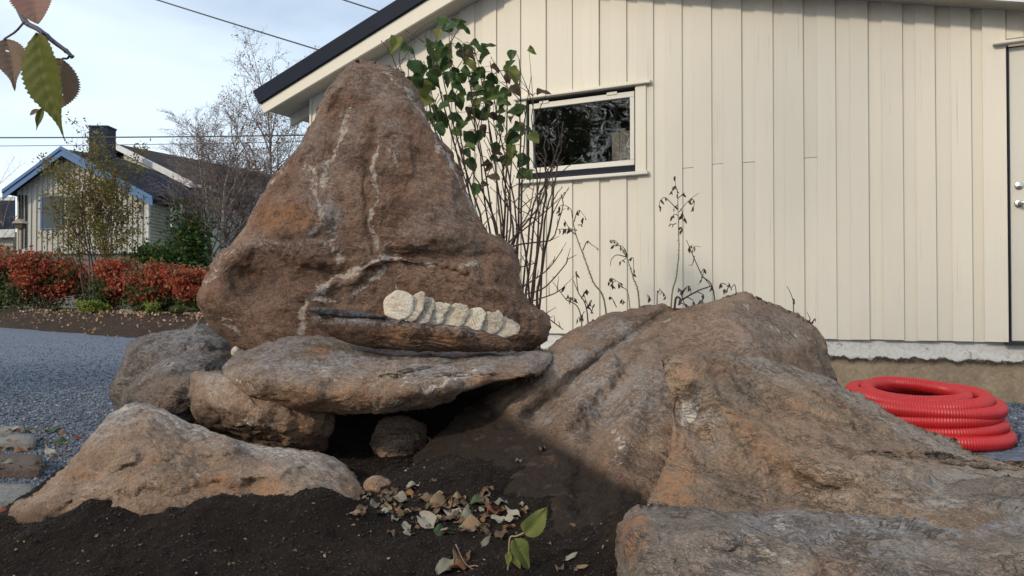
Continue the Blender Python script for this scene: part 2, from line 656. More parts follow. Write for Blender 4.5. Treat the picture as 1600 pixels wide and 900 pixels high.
def right_gravel(r, n):
    return np.stack([2.6 + 2.6 * r.random(n), 3.9 + 2.2 * r.random(n), 0.004 + 0 * r.random(n)], -1)


v, f = pebbles(7000, right_gravel, (0.008, 0.024), 6)
o = mk('gravel', v, f, M_PEB, smooth=False)
tag(o, 'loose dark gravel stones along the house foundation', 'gravel', kind='stuff')

# crumbs and light specks in the soil
M_CRUMB = mat_pebble('soil_crumb', [(0, (0.010, 0.007, 0.005)), (0.75, (0.028, 0.019, 0.013)), (0.982, (0.05, 0.034, 0.024)), (0.992, (0.30, 0.26, 0.21)), (1, (0.5, 0.46, 0.4))], 0.95)


def soil_pts(r, n):
    x = -1.55 + 2.35 * r.random(n)
    y = 1.28 + 1.35 * r.random(n) ** 1.2
    return np.stack([x, y, soil_z(x, y) + 0.001], -1)


v, f = pebbles(26000, soil_pts, (0.0010, 0.0046), 8)
o = mk('soil_crumbs', v, f, M_CRUMB, smooth=False)
tag(o, 'fine crumbs and pale specks scattered over the dark soil', 'soil crumbs', kind='stuff')

# ================================================================== boulders and stones
def tps(pts):
    pts = np.asarray(pts, float)
    x = pts[:, :2] / 100.0
    n = len(x)
    def U(a, b):
        r2 = ((a[:, None, :] - b[None]) ** 2).sum(-1)
        return r2 * np.log(r2 + 1e-9)
    A = np.zeros((n + 3, n + 3))
    A[:n, :n] = U(x, x) + np.eye(n) * 0.03
    A[:n, n] = 1; A[:n, n + 1:] = x
    A[n, :n] = 1; A[n + 1:, :n] = x.T
    b = np.zeros(n + 3); b[:n] = pts[:, 2]
    w = np.linalg.solve(A, b)
    def ev(px, py):
        q = np.stack([np.ravel(px), np.ravel(py)], -1) / 100.0
        return (U(q, x) @ w[:n] + w[n] + q @ w[n + 1:]).reshape(np.shape(px))
    return ev


def closed_spline(pts, n):
    p = np.asarray(pts, float)
    k = len(p)
    dense = []
    for i in range(k):
        a, b, c, d = p[i - 1], p[i], p[(i + 1) % k], p[(i + 2) % k]
        for t in np.linspace(0, 1, 16, endpoint=False):
            dense.append(0.5 * (2 * b + (c - a) * t + (2 * a - 5 * b + 4 * c - d) * t * t + (3 * b - a - 3 * c + d) * t ** 3))
    q = np.array(dense)
    seg = np.linalg.norm(np.roll(q, -1, 0)[:, :2] - q[:, :2], axis=1)
    s = np.concatenate([[0], np.cumsum(seg)])
    qq = np.vstack([q, q[:1]])
    u = np.linspace(0, s[-1], n, endpoint=False)
    return np.stack([np.interp(u, s, qq[:, j]) for j in range(3)], -1)


def pdist(px, py, poly, closed=True):
    """distance in pixels from points to a polyline"""
    px = np.ravel(px); py = np.ravel(py)
    poly = np.asarray(poly, float)[:, :2]
    best = np.full(px.shape, 1e9)
    n = len(poly)
    for i in range(n if closed else n - 1):
        a, b = poly[i], poly[(i + 1) % n]
        d = b - a
        L = d @ d + 1e-9
        t = np.clip(((px - a[0]) * d[0] + (py - a[1]) * d[1]) / L, 0, 1)
        best = np.minimum(best, np.hypot(px - a[0] - t * d[0], py - a[1] - t * d[1]))
    return best


NCACHE = {}


def vein(px, py, poly, w, wob=9.0):
    if ('v', id(px)) not in NCACHE:
        q = np.stack([px / 30.0, py / 30.0, 0 * px], -1)
        NCACHE['v', id(px)] = (fbm(q, 3), fbm(q + 31.7, 3))
        NCACHE['w', id(px)] = fbm(q * .8 + 71.7, 2)
    nx, ny = NCACHE['v', id(px)]
    return np.exp(-(pdist(px + wob * nx, py + wob * ny, poly, False) / (w * np.clip(.85 + 1.1 * NCACHE['w', id(px)], .25, 2.0))) ** 2)


def blob(px, py, cx, cy, rx, ry, wob=0.3):
    if ('b', id(px)) not in NCACHE:
        NCACHE['b', id(px)] = fbm(np.stack([px / 45.0, py / 45.0, 0 * px + 3], -1), 4)
    d = np.hypot((px - cx) / rx, (py - cy) / ry) + wob * NCACHE['b', id(px)]
    return 1 - sstep(0.55, 1.1, d)


def rock(name, outline, ctrl, mat, Y0=None, t=0.12, tb=0.2, Rp=60, Rb=None, n=280, K=90, centre=None, feat=None, masks=None,
         amp=0.016, fine=0.006, terr=0.007, tdir=(0.2, 0.25, 1.0), tfreq=26.0, parent=None, freq=3.0, seed=0.0, facet=0.0, fcell=0.13, chips=0, chipd=0.03, jag=0.0):
    ol = [(a[0], a[1], a[2] if len(a) > 2 else Y0) for a in outline]
    NCACHE.clear()
    ev = tps(ol + list(ctrl))
    b = closed_spline(ol, n)
    if jag:
        jq = np.stack([b[:, 0] / 22.0, b[:, 1] / 22.0, np.full(n, 4.0 + seed)], -1)
        b[:, 0] += jag * fbm(jq, 4, .6); b[:, 1] += jag * fbm(jq + 50, 4, .6)
    c = np.array(centre if centre else b[:, :2].mean(0))
    k = np.arange(1, K + 1) / K
    rho = np.sin(k * math.pi / 2) * 0.55 + k * 0.45
    px = c[0] + rho[:, None] * (b[None, :, 0] - c[0])
    py = c[1] + rho[:, None] * (b[None, :, 1] - c[1])
    fx = np.concatenate([[c[0]], px.ravel()]); fy = np.concatenate([[c[1]], py.ravel()])
    bd = b[::max(1, n // 110)]
    e = pdist(fx, fy, bd)
    e[-n:] = 0
    prof = lambda d, r: np.sqrt(np.clip(1 - (1 - np.clip(d / r, 0, 1)) ** 2, 0, 1))
    Yf = ev(fx, fy) + t * (1 - prof(e, Rp))
    if feat is not None:
        Yf = Yf - feat(fx, fy) * prof(e, 25)
    K2 = max(10, K // 4)
    k2 = np.arange(K2 - 1, 0, -1) / K2
    rho2 = np.sin(k2 * math.pi / 2)
    bx = (c[0] + rho2[:, None] * (b[None, :, 0] - c[0])).ravel()
    by = (c[1] + rho2[:, None] * (b[None, :, 1] - c[1])).ravel()
    bx = np.concatenate([bx, [c[0]]]); by = np.concatenate([by, [c[1]]])
    eb = pdist(bx, by, bd)
    Yb = ev(bx, by) + t + tb * prof(eb, Rb or Rp * 1.6)
    V = np.vstack([Pn(fx, fy, Yf), Pn(bx, by, Yb)])
    nf = len(fx)
    F = []
    j = np.arange(n); j2 = (j + 1) % n
    tri = np.stack([np.zeros(n, int), 1 + j, 1 + j2], -1)
    quads = []
    for i in range(K - 1):
        a = 1 + i * n
        quads.append(np.stack([a + j, a + n + j, a + n + j2, a + j2], -1))
    last = 1 + (K - 1) * n
    a = last
    for i in range(K2 - 1):
        b2 = nf + i * n
        quads.append(np.stack([a + j, b2 + j, b2 + j2, a + j2], -1))
        a = b2
    end = len(V) - 1
    quads = np.vstack(quads)
    T = np.vstack([tri, np.stack([np.full(n, end), a + j2, a + j], -1), quads[:, [0, 1, 2]], quads[:, [0, 2, 3]]])
    # vertex normals
    def normals(V):
        fn = np.cross(V[T[:, 1]] - V[T[:, 0]], V[T[:, 2]] - V[T[:, 0]])
        N = np.zeros_like(V)
        for q in range(3):
            np.add.at(N, T[:, q], fn)
        return N / (np.linalg.norm(N, axis=1)[:, None] + 1e-12)
    rg = np.random.default_rng(int(abs(b[:, 0].sum())) % 9999)
    ext = V.max(0) - V.min(0)
    for _ in range(chips):                      # flat fracture faces: shave what stands out beyond random planes
        nv = rg.normal(size=3) * np.array([1, .8, .9]); nv[1] = -abs(nv[1]) - .15; nv[2] += .25
        nv /= np.linalg.norm(nv)
        pr = V @ nv
        over = np.clip(pr - (pr.max() - chipd * rg.uniform(.5, 1.5)), 0, None)
        V = V - nv * (over * .92)[:, None]
    N = normals(V)
    ctr = V.mean(0)
    if ((V - ctr) * N).sum() < 0:
        N = -N
        T = T[:, ::-1]
    q = V + seed
    td = np.array(tdir, float); td /= np.linalg.norm(td)
    warp = fbm(q * 6, 3)
    h = (q @ td) * tfreq + warp * 1.6
    saw = h - np.floor(h)
    saw = np.where(saw < 0.82, saw / 0.82, (1 - saw) / 0.18)
    tm = sstep(-0.15, 0.35, fbm(q * 4 + 9, 3))
    d = amp * fbm(q * freq, 5, .5) + amp * .45 * (1 - 2.2 * np.abs(perlin(q * freq * 2.6 + 5))) + fine * 1.25 * fbm(q * 22, 4, .55) + terr * (saw - .5) * tm
    if facet:
        ns_ = max(8, int(ext[0] * max(ext[2], .2) / fcell ** 2 * 1.6))
        sd = V[rg.integers(0, len(V), ns_)]
        tl = rg.normal(size=(ns_, 3)) * facet
        wq = V + 0.035 * np.stack([fbm(V * 9, 3), fbm(V * 9 + 7, 3), fbm(V * 9 + 13, 3)], -1)
        D = ((wq[:, None, :] - sd[None]) ** 2).sum(-1)
        i1 = D.argmin(1); r_ = np.arange(len(V)); d1 = D[r_, i1].copy(); D[r_, i1] = 1e9
        i2 = D.argmin(1); d2 = D[r_, i2]
        val = lambda i: ((V - sd[i]) * tl[i]).sum(1)
        gap = np.sqrt(d2) - np.sqrt(d1)
        wgt = .5 * np.clip(1 - gap / .022, 0, 1)
        d = d + val(i1) * (1 - wgt) + val(i2) * wgt
    edge = np.concatenate([np.clip(e / 12, 0.35, 1), np.ones(len(bx))])
    V = V + N * (d * edge)[:, None]
    o = mk(name, V, T, mat, parent)
    if masks is not None:
        mk4 = masks(fx, fy)
        arr = np.zeros((len(V), 4), np.float32)
        for q2 in range(4):
            if mk4[q2] is not None:
                arr[:nf, q2] = np.clip(mk4[q2], 0, 1)
    else:
        arr = np.zeros((len(V), 4), np.float32)
        arr[:, 3] = 0.25
    at = o.data.color_attributes.new('mask', 'FLOAT_COLOR', 'POINT')
    at.data.foreach_set('color', arr.ravel())
    return o


M_RED = rock_mat('red_brown_schist', (0.062, 0.036, 0.024), (0.156, 0.094, 0.064), (0.265, 0.178, 0.125), crust=(0.56, 0.47, 0.39), grey=(0.225, 0.20, 0.18), crack=.6)
M_BROWN = rock_mat('brown_schist', (0.070, 0.046, 0.032), (0.155, 0.106, 0.074), (0.25, 0.182, 0.13), grey=(0.225, 0.21, 0.20), fol=(0.35, 0.25, 0.1), crack=.45)
M_TAN = rock_mat('tan_schist', (0.095, 0.062, 0.042), (0.188, 0.128, 0.088), (0.285, 0.208, 0.15), grey=(0.27, 0.25, 0.235), fol=(0.2, -0.3, 0.2), crack=.35)
M_GREYR = rock_mat('grey_brown_schist', (0.050, 0.040, 0.034), (0.115, 0.095, 0.080), (0.21, 0.18, 0.155), grey=(0.22, 0.22, 0.235))
M_RIGHT = rock_mat('warm_flaky_schist', (0.082, 0.055, 0.037), (0.178, 0.125, 0.086), (0.275, 0.205, 0.148), grey=(0.25, 0.23, 0.21), fol=(0.15, 0.45, 0.2), crack=.85)
M_FRONT = rock_mat('grey_flaky_schist', (0.060, 0.046, 0.038), (0.140, 0.112, 0.090), (0.235, 0.195, 0.16), grey=(0.22, 0.215, 0.215), fol=(0.2, 0.3, 0.1), crack=.8)
M_PALE = rock_mat('pale_beige_stone', (0.25, 0.19, 0.125), (0.48, 0.40, 0.295), (0.60, 0.52, 0.405), crust=(0.76, 0.68, 0.56), crack=0.5, grain=0.7, fol=(0.2, 1.1, 0.2))
M_SLATE = rock_mat('dark_slate', (0.018, 0.016, 0.016), (0.045, 0.040, 0.040), (0.11, 0.10, 0.10), crust=(0.25, 0.23, 0.22))

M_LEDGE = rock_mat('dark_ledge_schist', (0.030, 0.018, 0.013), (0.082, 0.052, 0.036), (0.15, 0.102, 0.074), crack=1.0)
# --- the tall triangular standing stone
tri_out = [(556, 101), (582, 96), (610, 104), (632, 122), (648, 150), (665, 185), (690, 225), (712, 265), (728, 300), (748, 335), (770, 368), (791, 385),
           (806, 405), (814, 440), (826, 470), (847, 486), (856, 508), (851, 530), (830, 548), (790, 575), (760, 640), (620, 690), (480, 670), (420, 610),
           (384, 562), (366, 545), (345, 525), (322, 500), (308, 475), (309, 455), (322, 425), (345, 395), (375, 365), (395, 330), (410, 300), (440, 262), (470, 225),
           (490, 190), (508, 150), (533, 117)]
tri_out = [(x, y, 3.18 + (560 - y) * 0.00022) for x, y in tri_out]
tri_ctrl = [(580, 200, 3.15), (500, 300, 3.105), (660, 300, 3.115), (440, 350, 3.09), (580, 330, 3.085), (700, 360, 3.10), (400, 440, 3.10), (540, 390, 3.07), (640, 420, 3.08),
            (740, 430, 3.09), (440, 520, 3.06), (560, 480, 3.07), (700, 500, 3.05), (800, 490, 3.09), (350, 450, 3.11), (600, 620, 3.08)]


def tri_feat(x, y):
    f = -0.15 * np.exp(-((x - 388) / 36) ** 2 - ((y - 436) / 30) ** 2)               # hollow low on the left
    f += 0.022 * np.exp(-((x - 405) / 20) ** 2 - ((y - 448) / 14) ** 2)
    f += -0.013 * vein(x, y, [(585, 190), (572, 240), (568, 300), (574, 350), (583, 395)], 7, 7)   # vertical groove
    f += 0.008 * vein(x, y, [(600, 210), (610, 300), (600, 360)], 22, 6)
    f += 0.020 * np.exp(-(pdist(x, y, [(360, 410), (430, 375), (520, 395), (585, 398), (640, 372), (720, 360), (800, 385)], False) / 20) ** 2) # brow
    f += -0.040 * np.exp(-(pdist(x, y, [(610, 402), (680, 408), (760, 400)], False) / 17) ** 2)
    f += -0.035 * vein(x, y, [(420, 405), (470, 425), (530, 430)], 20, 6)
    f += 0.030 * vein(x, y, [(470, 460), (540, 440), (600, 405), (650, 410), (740, 420)], 10, 5)
    f += 0.022 * vein(x, y, [(520, 130), (490, 230), (480, 330)], 24, 10)
    f += -0.02 * blob(x, y, 520, 185, 26, 40)
    f += 0.018 * blob(x, y, 455, 345, 62, 38)
    f += -0.018 * blob(x, y, 640, 290, 60, 70)
    return f


def tri_masks(x, y):
    r = 0.95 * vein(x, y, [(470, 520), (478, 470), (520, 440), (575, 415), (600, 400)], 9, 7)
    r = np.maximum(r, 0.9 * vein(x, y, [(490, 468), (540, 468), (585, 440), (600, 420)], 7, 7))
    r = np.maximum(r, 0.95 * vein(x, y, [(600, 400), (650, 412), (700, 420), (745, 415)], 5, 5))
    r = np.maximum(r, 0.7 * vein(x, y, [(630, 410), (622, 450), (605, 500)], 4, 4))
    r = np.maximum(r, 0.85 * vein(x, y, [(590, 215), (582, 260), (590, 310), (580, 345), (590, 385)], 5, 5))
    r = np.maximum(r, 0.8 * vein(x, y, [(545, 170), (535, 215), (520, 245), (500, 290)], 9, 10))
    r = np.maximum(r, 0.7 * vein(x, y, [(480, 260), (495, 300), (500, 350)], 8, 9))
    r = np.maximum(r, 0.62 * vein(x, y, [(400, 375), (460, 385), (520, 375), (530, 400)], 9, 8))
    r = np.maximum(r, 0.6 * vein(x, y, [(510, 150), (470, 225), (410, 300), (375, 365)], 10, 6))
    r = np.maximum(r, 0.75 * vein(x, y, [(600, 110), (650, 160), (720, 290), (745, 335)], 7, 5))
    r = np.maximum(r, 0.55 * vein(x, y, [(602, 200), (615, 240), (625, 265)], 8, 6))
    r = np.maximum(r, 0.6 * vein(x, y, [(320, 440), (345, 405), (380, 385)], 7, 6))
    r = np.maximum(r, 0.6 * vein(x, y, [(350, 500), (385, 540)], 6, 6))
    r = np.maximum(r, 0.5 * vein(x, y, [(815, 440), (830, 490), (845, 500)], 8, 6))
    gm = 0.95 * blob(x, y, 440, 340, 62, 27, .25)
    gm = np.maximum(gm, 0.30 * blob(x, y, 660, 270, 60, 60, .5))
    gm = np.maximum(gm, 0.30 * blob(x, y, 580, 270, 22, 130, .5))
    bm = 0.35 * blob(x, y, 385, 440, 50, 40, .3)  # shade of the hollow darkened into the colour
    bm = np.maximum(bm, 0.25 * blob(x, y, 690, 395, 90, 14, .3))  # shade beneath the brow, painted as a dark band
    bm = np.maximum(bm, 0.40 * vein(x, y, [(585, 190), (572, 240), (568, 300), (574, 350), (583, 395)], 5, 7))
    am = 0.9 * blob(x, y, 505, 345, 34, 48, .35)
    am = np.maximum(am, 0.55 * blob(x, y, 595, 150, 50, 60, .5))
    am = np.maximum(am, 0.4 * blob(x, y, 490, 260, 30, 90, .5))
    am = np.maximum(am, 0.4 * blob(x, y, 445, 385, 80, 16, .4))
    am = np.maximum(am, 0.35 * blob(x, y, 560, 190, 90, 100, .8))
    am = np.maximum(am, 0.4 * blob(x, y, 690, 330, 70, 90, .8))
    return r, gm, bm, am


o = rock('standing_stone', tri_out, tri_ctrl, M_RED, t=0.055, tb=0.24, Rp=16, n=420, K=150, centre=(580, 400), feat=tri_feat, masks=tri_masks,
         amp=0.011, fine=0.0055, terr=0.004, tdir=(-.5, .3, .8), tfreq=17, facet=.055, fcell=.20, chips=14, chipd=.010, jag=3.0)
tag(o, 'tall triangular red brown standing stone with pale veins', 'boulder')

# --- the cap slab lying in front of it
cap_out = [(346, 574, 2.62), (358, 556, 2.75), (395, 541, 2.88), (440, 528, 2.98), (500, 524, 3.02), (560, 534, 3.02), (620, 542, 3.02), (720, 548, 3.02), (800, 550, 3.00),
           (848, 548, 2.98), (864, 556, 2.92), (860, 568, 2.78), (845, 580, 2.66), (800, 591, 2.56), (760, 601, 2.52), (720, 616, 2.48), (690, 630, 2.46), (640, 641, 2.45),
           (560, 646, 2.45), (480, 641, 2.46), (420, 629, 2.48), (375, 612, 2.52), (352, 592, 2.57)]
cap_ctrl = [(420, 560, 2.68), (500, 560, 2.70), (600, 570, 2.66), (700, 575, 2.66), (790, 566, 2.74), (400, 595, 2.40), (480, 605, 2.36), (560, 608, 2.35), (640, 604, 2.36),
            (700, 594, 2.42), (760, 580, 2.52), (820, 567, 2.66), (480, 630, 2.38), (600, 634, 2.37)]


def cap_masks(x, y):
    r = 0.8 * vein(x, y, [(660, 612), (690, 602), (715, 588), (745, 577)], 6, 4)
    r = np.maximum(r, 0.55 * vein(x, y, [(500, 585), (560, 590), (620, 590), (690, 600)], 12, 12))
    r = np.maximum(r, 0.5 * vein(x, y, [(360, 585), (375, 600), (420, 620)], 8, 6))
    r = np.maximum(r, 0.6 * vein(x, y, [(580, 635), (620, 628), (650, 630)], 8, 8))
    r = np.maximum(r, 0.5 * vein(x, y, [(780, 575), (850, 566)], 4, 3))
    gm = 0.45 * blob(x, y, 500, 622, 120, 22, .5)
    gm = np.maximum(gm, 0.8 * blob(x, y, 497, 548, 26, 12, .3))
    gm = np.maximum(gm, 0.4 * blob(x, y, 770, 592, 90, 10, .4))
    am = 0.95 * (1 - sstep(575, 605, y + 10 * np.sin(x / 40))) * (0.55 + 0.45 * blob(x, y, 600, 555, 230, 40, .6))  # grey top face paints the skylight lying on the slab
    return r, gm, None, am


o = rock('cap_slab', cap_out, cap_ctrl, M_BROWN, t=0.025, tb=0.12, Rp=16, n=360, K=90, centre=(590, 588), masks=cap_masks, amp=0.007, fine=0.0045, terr=0.005,
         tdir=(.05, .1, 1), tfreq=34, facet=.02, fcell=.15, chips=5, chipd=.008, jag=2.5)
tag(o, 'broad flat rock slab lying across stones before the triangular stone', 'rock slab')

# --- stone propping the slab on the left
o = rock('propping_stone', [(303, 602), (314, 586), (340, 582), (380, 590), (440, 605), (505, 620), (524, 650), (516, 684), (488, 703), (440, 701), (398, 690), (358, 676), (320, 668), (303, 650), (301, 625)],
         [(340, 610, 2.52), (350, 650, 2.48), (420, 650, 2.46), (480, 670, 2.50)], M_TAN, Y0=2.56, t=0.10, tb=0.2, Rp=45, n=200, K=50,
         masks=lambda x, y: (0.55 * vein(x, y, [(330, 600), (345, 640), (400, 660)], 9, 8), 0.5 * blob(x, y, 450, 680, 60, 25), 0.5 * blob(x, y, 320, 650, 25, 25), 0.5 * blob(x, y, 335, 600, 30, 18)), amp=0.014, facet=.07, fcell=.09, chips=8, chipd=.012, jag=2.0)
tag(o, 'rounded brown stone wedged beneath the left end of the flat slab', 'stone')

# --- long low boulder, front left
fl_out = [(6, 822, 1.90), (14, 796, 1.94), (60, 772, 2.02), (110, 722, 2.16), (140, 682, 2.26), (175, 646, 2.36), (205, 630, 2.42), (240, 632, 2.42), (280, 649, 2.40), (330, 671, 2.36),
          (400, 695, 2.30), (470, 704, 2.26), (520, 714, 2.22), (550, 738, 2.14), (568, 766, 2.05), (566, 800, 1.95), (500, 850, 1.85), (400, 870, 1.80), (200, 870, 1.80), (60, 850, 1.84), (12, 838, 1.88)]
fl_ctrl = [(200, 680, 2.16), (260, 700, 2.10), (150, 740, 2.02), (350, 715, 2.06), (300, 760, 1.90), (420, 745, 1.93), (500, 740, 2.02), (520, 775, 1.93), (200, 800, 1.86), (60, 805, 1.88), (400, 800, 1.86)]
fl_ctrl += [(330, 735, 2.02), (450, 722, 2.06)]


def fl_feat(x, y):
    f = 0.032 * vein(x, y, [(60, 790), (200, 755), (330, 745), (470, 728)], 16, 6)
    f += -0.035 * vein(x, y, [(120, 755), (230, 725), (340, 722), (440, 712)], 14, 6)
    f += -0.03 * blob(x, y, 395, 762, 40, 20)
    return f


def fl_masks(x, y):
    r = 0.75 * vein(x, y, [(180, 645), (210, 635), (270, 650), (340, 680), (430, 705), (500, 712)], 12, 8)
    r = np.maximum(r, 0.42 * vein(x, y, [(180, 765), (240, 755), (330, 745), (400, 735)], 14, 10))
    r = np.maximum(r, 0.40 * vein(x, y, [(30, 800), (90, 780), (140, 765)], 14, 8))
    gm = 0.62 * blob(x, y, 370, 765, 80, 26, .4)
    gm = np.maximum(gm, 0.5 * blob(x, y, 60, 810, 55, 22, .4))
    gm = np.maximum(gm, 0.4 * blob(x, y, 545, 755, 25, 30, .4))
    am = 0.9 * (1 - sstep(8, 42, pdist(x, y, [(150, 670), (205, 630), (240, 632), (330, 671), (430, 700), (520, 714)], False)))  # skylight painted as grey along the top ridge
    am = np.maximum(am, 0.4 * blob(x, y, 520, 740, 50, 30, .4))
    return r, gm, 0.65 * sstep(785, 822, y + 10 * np.sin(x / 37.)), am


o = rock('long_boulder', fl_out, fl_ctrl, M_TAN, t=0.05, tb=0.30, Rp=30, n=340, K=100, centre=(290, 765), feat=fl_feat, masks=fl_masks, amp=0.009, fine=0.005, terr=0.004,
         tdir=(.15, .6, 1), tfreq=22, facet=.025, fcell=.17, chips=6, chipd=.010, jag=2.5)
tag(o, 'low tan boulder with a pale ridge in the dark soil, nearest on the left', 'boulder')

# --- two boulders behind it on the left
o = rock('grey_boulder', [(170, 606), (186, 578), (200, 545), (232, 524), (285, 512), (330, 516), (360, 530), (376, 552), (378, 610), (300, 650), (200, 650), (176, 628)],
         [(250, 560, 3.30), (310, 550, 3.28), (220, 590, 3.30), (320, 600, 3.3)], M_GREYR, Y0=3.48, t=0.16, tb=0.25, Rp=50, n=220, K=60, amp=0.02,
         feat=lambda x, y: 0.03 * vein(x, y, [(290, 520), (270, 560), (240, 600)], 10, 5),
         masks=lambda x, y: (0.6 * vein(x, y, [(300, 516), (290, 540), (275, 575)], 6, 6), None, None, 0.6 * blob(x, y, 290, 530, 90, 30, .4)), facet=.07, fcell=.15, chips=10, chipd=.02, jag=2.0)
tag(o, 'grey brown boulder beside the gravel, behind its darker neighbour', 'boulder')
o = rock('dark_boulder', [(186, 636), (200, 608), (225, 582), (252, 560), (300, 551), (342, 549), (372, 562), (372, 620), (345, 668), (300, 680), (235, 672), (194, 655)],
         [(250, 600, 2.90), (310, 590, 2.88), (280, 640, 2.90), (220, 630, 2.92)], M_GREYR, Y0=3.06, t=0.14, tb=0.22, Rp=48, n=220, K=60, amp=0.018,
         masks=lambda x, y: (0.55 * vein(x, y, [(200, 620), (240, 575), (275, 562)], 6, 6), 0.3 * blob(x, y, 270, 610, 70, 35, .4), 0.4 * blob(x, y, 340, 650, 40, 50, .3), 0.4 * blob(x, y, 290, 562, 70, 16, .4)), facet=.07, fcell=.13, chips=10, chipd=.02, jag=2.0)
tag(o, 'dark brown rounded boulder between the gravel and the propping stone', 'boulder')
o = rock('white_pebble', [(361, 548), (367, 541), (374, 545), (375, 553), (369, 558), (362, 555)], [(368, 549, 3.0)], M_PALE, Y0=3.02, t=0.015, tb=0.02, Rp=6, n=60, K=12, amp=0.002, fine=0.001, terr=0)
tag(o, 'small white pebble lodged beneath the left foot of the triangular stone', 'pebble')

# --- the great sloping boulder in the middle
A_out = [(850, 550, 3.02), (880, 523, 3.12), (930, 501, 3.18), (985, 485, 3.22), (1034, 474, 3.26), (1056, 482, 3.22), (1090, 473, 3.22), (1130, 464, 3.22), (1165, 467, 3.22), (1200, 479, 3.22),
         (1240, 499, 3.22), (1273, 524, 3.20), (1284, 556, 3.14), (1300, 610, 3.02), (1270, 720, 2.60), (1120, 830, 1.98), (1010, 862, 1.78), (930, 862, 1.74), (820, 850, 1.84), (740, 815, 2.00), (680, 770, 2.16),
         (640, 735, 2.32), (660, 695, 2.46), (720, 650, 2.62), (790, 600, 2.80)]
A_ctrl = [(1000, 520, 3.02), (1130, 500, 3.00), (920, 560, 2.86), (1040, 570, 2.66), (1140, 560, 2.74), (860, 620, 2.62), (960, 620, 2.52), (900, 680, 2.34), (1000, 680, 2.26), (780, 690, 2.40),
          (840, 760, 2.10), (950, 760, 1.98), (1020, 760, 1.96), (950, 815, 1.82), (1220, 540, 2.98), (1200, 640, 2.60), (720, 740, 2.22)]


def A_feat(x, y):
    f = -0.12 * np.exp(-(pdist(x, y, [(1058, 480), (1010, 514), (960, 548), (900, 592), (830, 650)], False) / 13) ** 2)
    f += 0.06 * np.exp(-(pdist(x, y, [(1075, 492), (1030, 515), (980, 552), (930, 600), (880, 660)], False) / 16) ** 2)
    f += -0.06 * np.exp(-(pdist(x, y, [(1000, 560), (950, 640), (915, 720), (905, 800)], False) / 20) ** 2)
    f += 0.05 * np.exp(-(pdist(x, y, [(1020, 560), (985, 650), (960, 730), (945, 800)], False) / 22) ** 2)
    f += 0.02 * np.exp(-(pdist(x, y, [(780, 650), (840, 600), (900, 560)], False) / 14) ** 2)
    return f


def A_masks(x, y):
    r = 0.62 * vein(x, y, [(975, 690), (960, 740), (935, 800)], 16, 12)
    r = np.maximum(r, 0.62 * vein(x, y, [(1195, 510), (1235, 525), (1265, 535)], 5, 5))
    r = np.maximum(r, 0.5 * vein(x, y, [(1150, 470), (1175, 490)], 7, 5))
    r = np.maximum(r, 0.55 * vein(x, y, [(1050, 495), (1025, 510), (960, 545)], 7, 6))
    r = np.maximum(r, 0.45 * vein(x, y, [(930, 520), (970, 515), (1000, 500)], 8, 6))
    r = np.maximum(r, 0.5 * vein(x, y, [(930, 590), (900, 620), (860, 640)], 7, 7))
    gm = 0.35 * blob(x, y, 950, 770, 60, 60, .4)
    gm = np.maximum(gm, 0.3 * blob(x, y, 1100, 520, 60, 40, .5))
    lim = 592 + (x - 840) * (-0.42)
    s1 = sstep(-8, 26, pdist(x, y, [(0, 0), (1, 0)], False) * 0 + (830 - x) * 0.55 + (y - 655) * 0.9)
    s2 = blob(x, y, 800, 790, 118, 82, .22)
    s3 = blob(x, y, 985, 800, 26, 52, .25)
    bm = np.maximum(np.maximum(s1, s2), s3)
    bm = np.maximum(bm, sstep(815, 850, y))
    am = 0.75 * blob(x, y, 960, 610, 130, 75, .5)
    am = np.maximum(am, 0.6 * blob(x, y, 940, 515, 70, 22, .5))
    am = np.maximum(am, 0.4 * blob(x, y, 1150, 520, 110, 40, .5))
    return r, gm, bm, am


o = rock('sloping_boulder', A_out, A_ctrl, M_BROWN, t=0.06, tb=0.35, Rp=45, n=420, K=140, centre=(985, 660), feat=A_feat, masks=A_masks, amp=0.010, fine=0.0045, terr=0.004, tdir=(.5, .5, 1), tfreq=22, facet=.05, fcell=.20, chips=8, chipd=.012, jag=3.0)
tag(o, 'large brown boulder sloping down to the soil, its furrowed peak before the wall', 'boulder')

# --- the right boulder with the sharp left edge
B_out = [(1034, 572, 2.16), (1044, 561, 2.22), (1100, 553, 2.40), (1160, 556, 2.62), (1220, 569, 2.74), (1285, 588, 2.86), (1330, 611, 2.88), (1380, 640, 2.84), (1440, 674, 2.76), (1500, 704, 2.70), (1560, 721, 2.66),
         (1620, 734, 2.62), (1720, 756, 2.55), (1720, 850, 1.9), (1600, 860, 1.7), (1400, 860, 1.62), (1200, 850, 1.60), (1060, 840, 1.66), (1004, 832, 1.72), (1010, 792, 1.74), (1036, 724, 1.88), (1048, 660, 2.00), (1040, 608, 2.10)]
B_ctrl = [(1060, 590, 2.12), (1100, 620, 2.08), (1100, 700, 1.90), (1080, 770, 1.74), (1180, 620, 2.34), (1200, 720, 1.94), (1250, 780, 1.76), (1300, 680, 2.20), (1280, 620, 2.56), (1400, 720, 2.12), (1400, 680, 2.48),
          (1450, 770, 1.82), (1520, 740, 2.25), (1580, 770, 2.0)]


def B_feat(x, y):
    f = 0.075 * np.exp(-(pdist(x, y, [(1085, 578), (1110, 590), (1140, 620), (1200, 690), (1290, 735), (1420, 760)], False) / 22) ** 2)
    f += -0.075 * np.exp(-(pdist(x, y, [(1085, 640), (1110, 720), (1170, 755), (1260, 775)], False) / 30) ** 2)
    f += -0.02 * np.exp(-(pdist(x, y, [(1290, 765), (1420, 755)], False) / 10) ** 2)
    return f


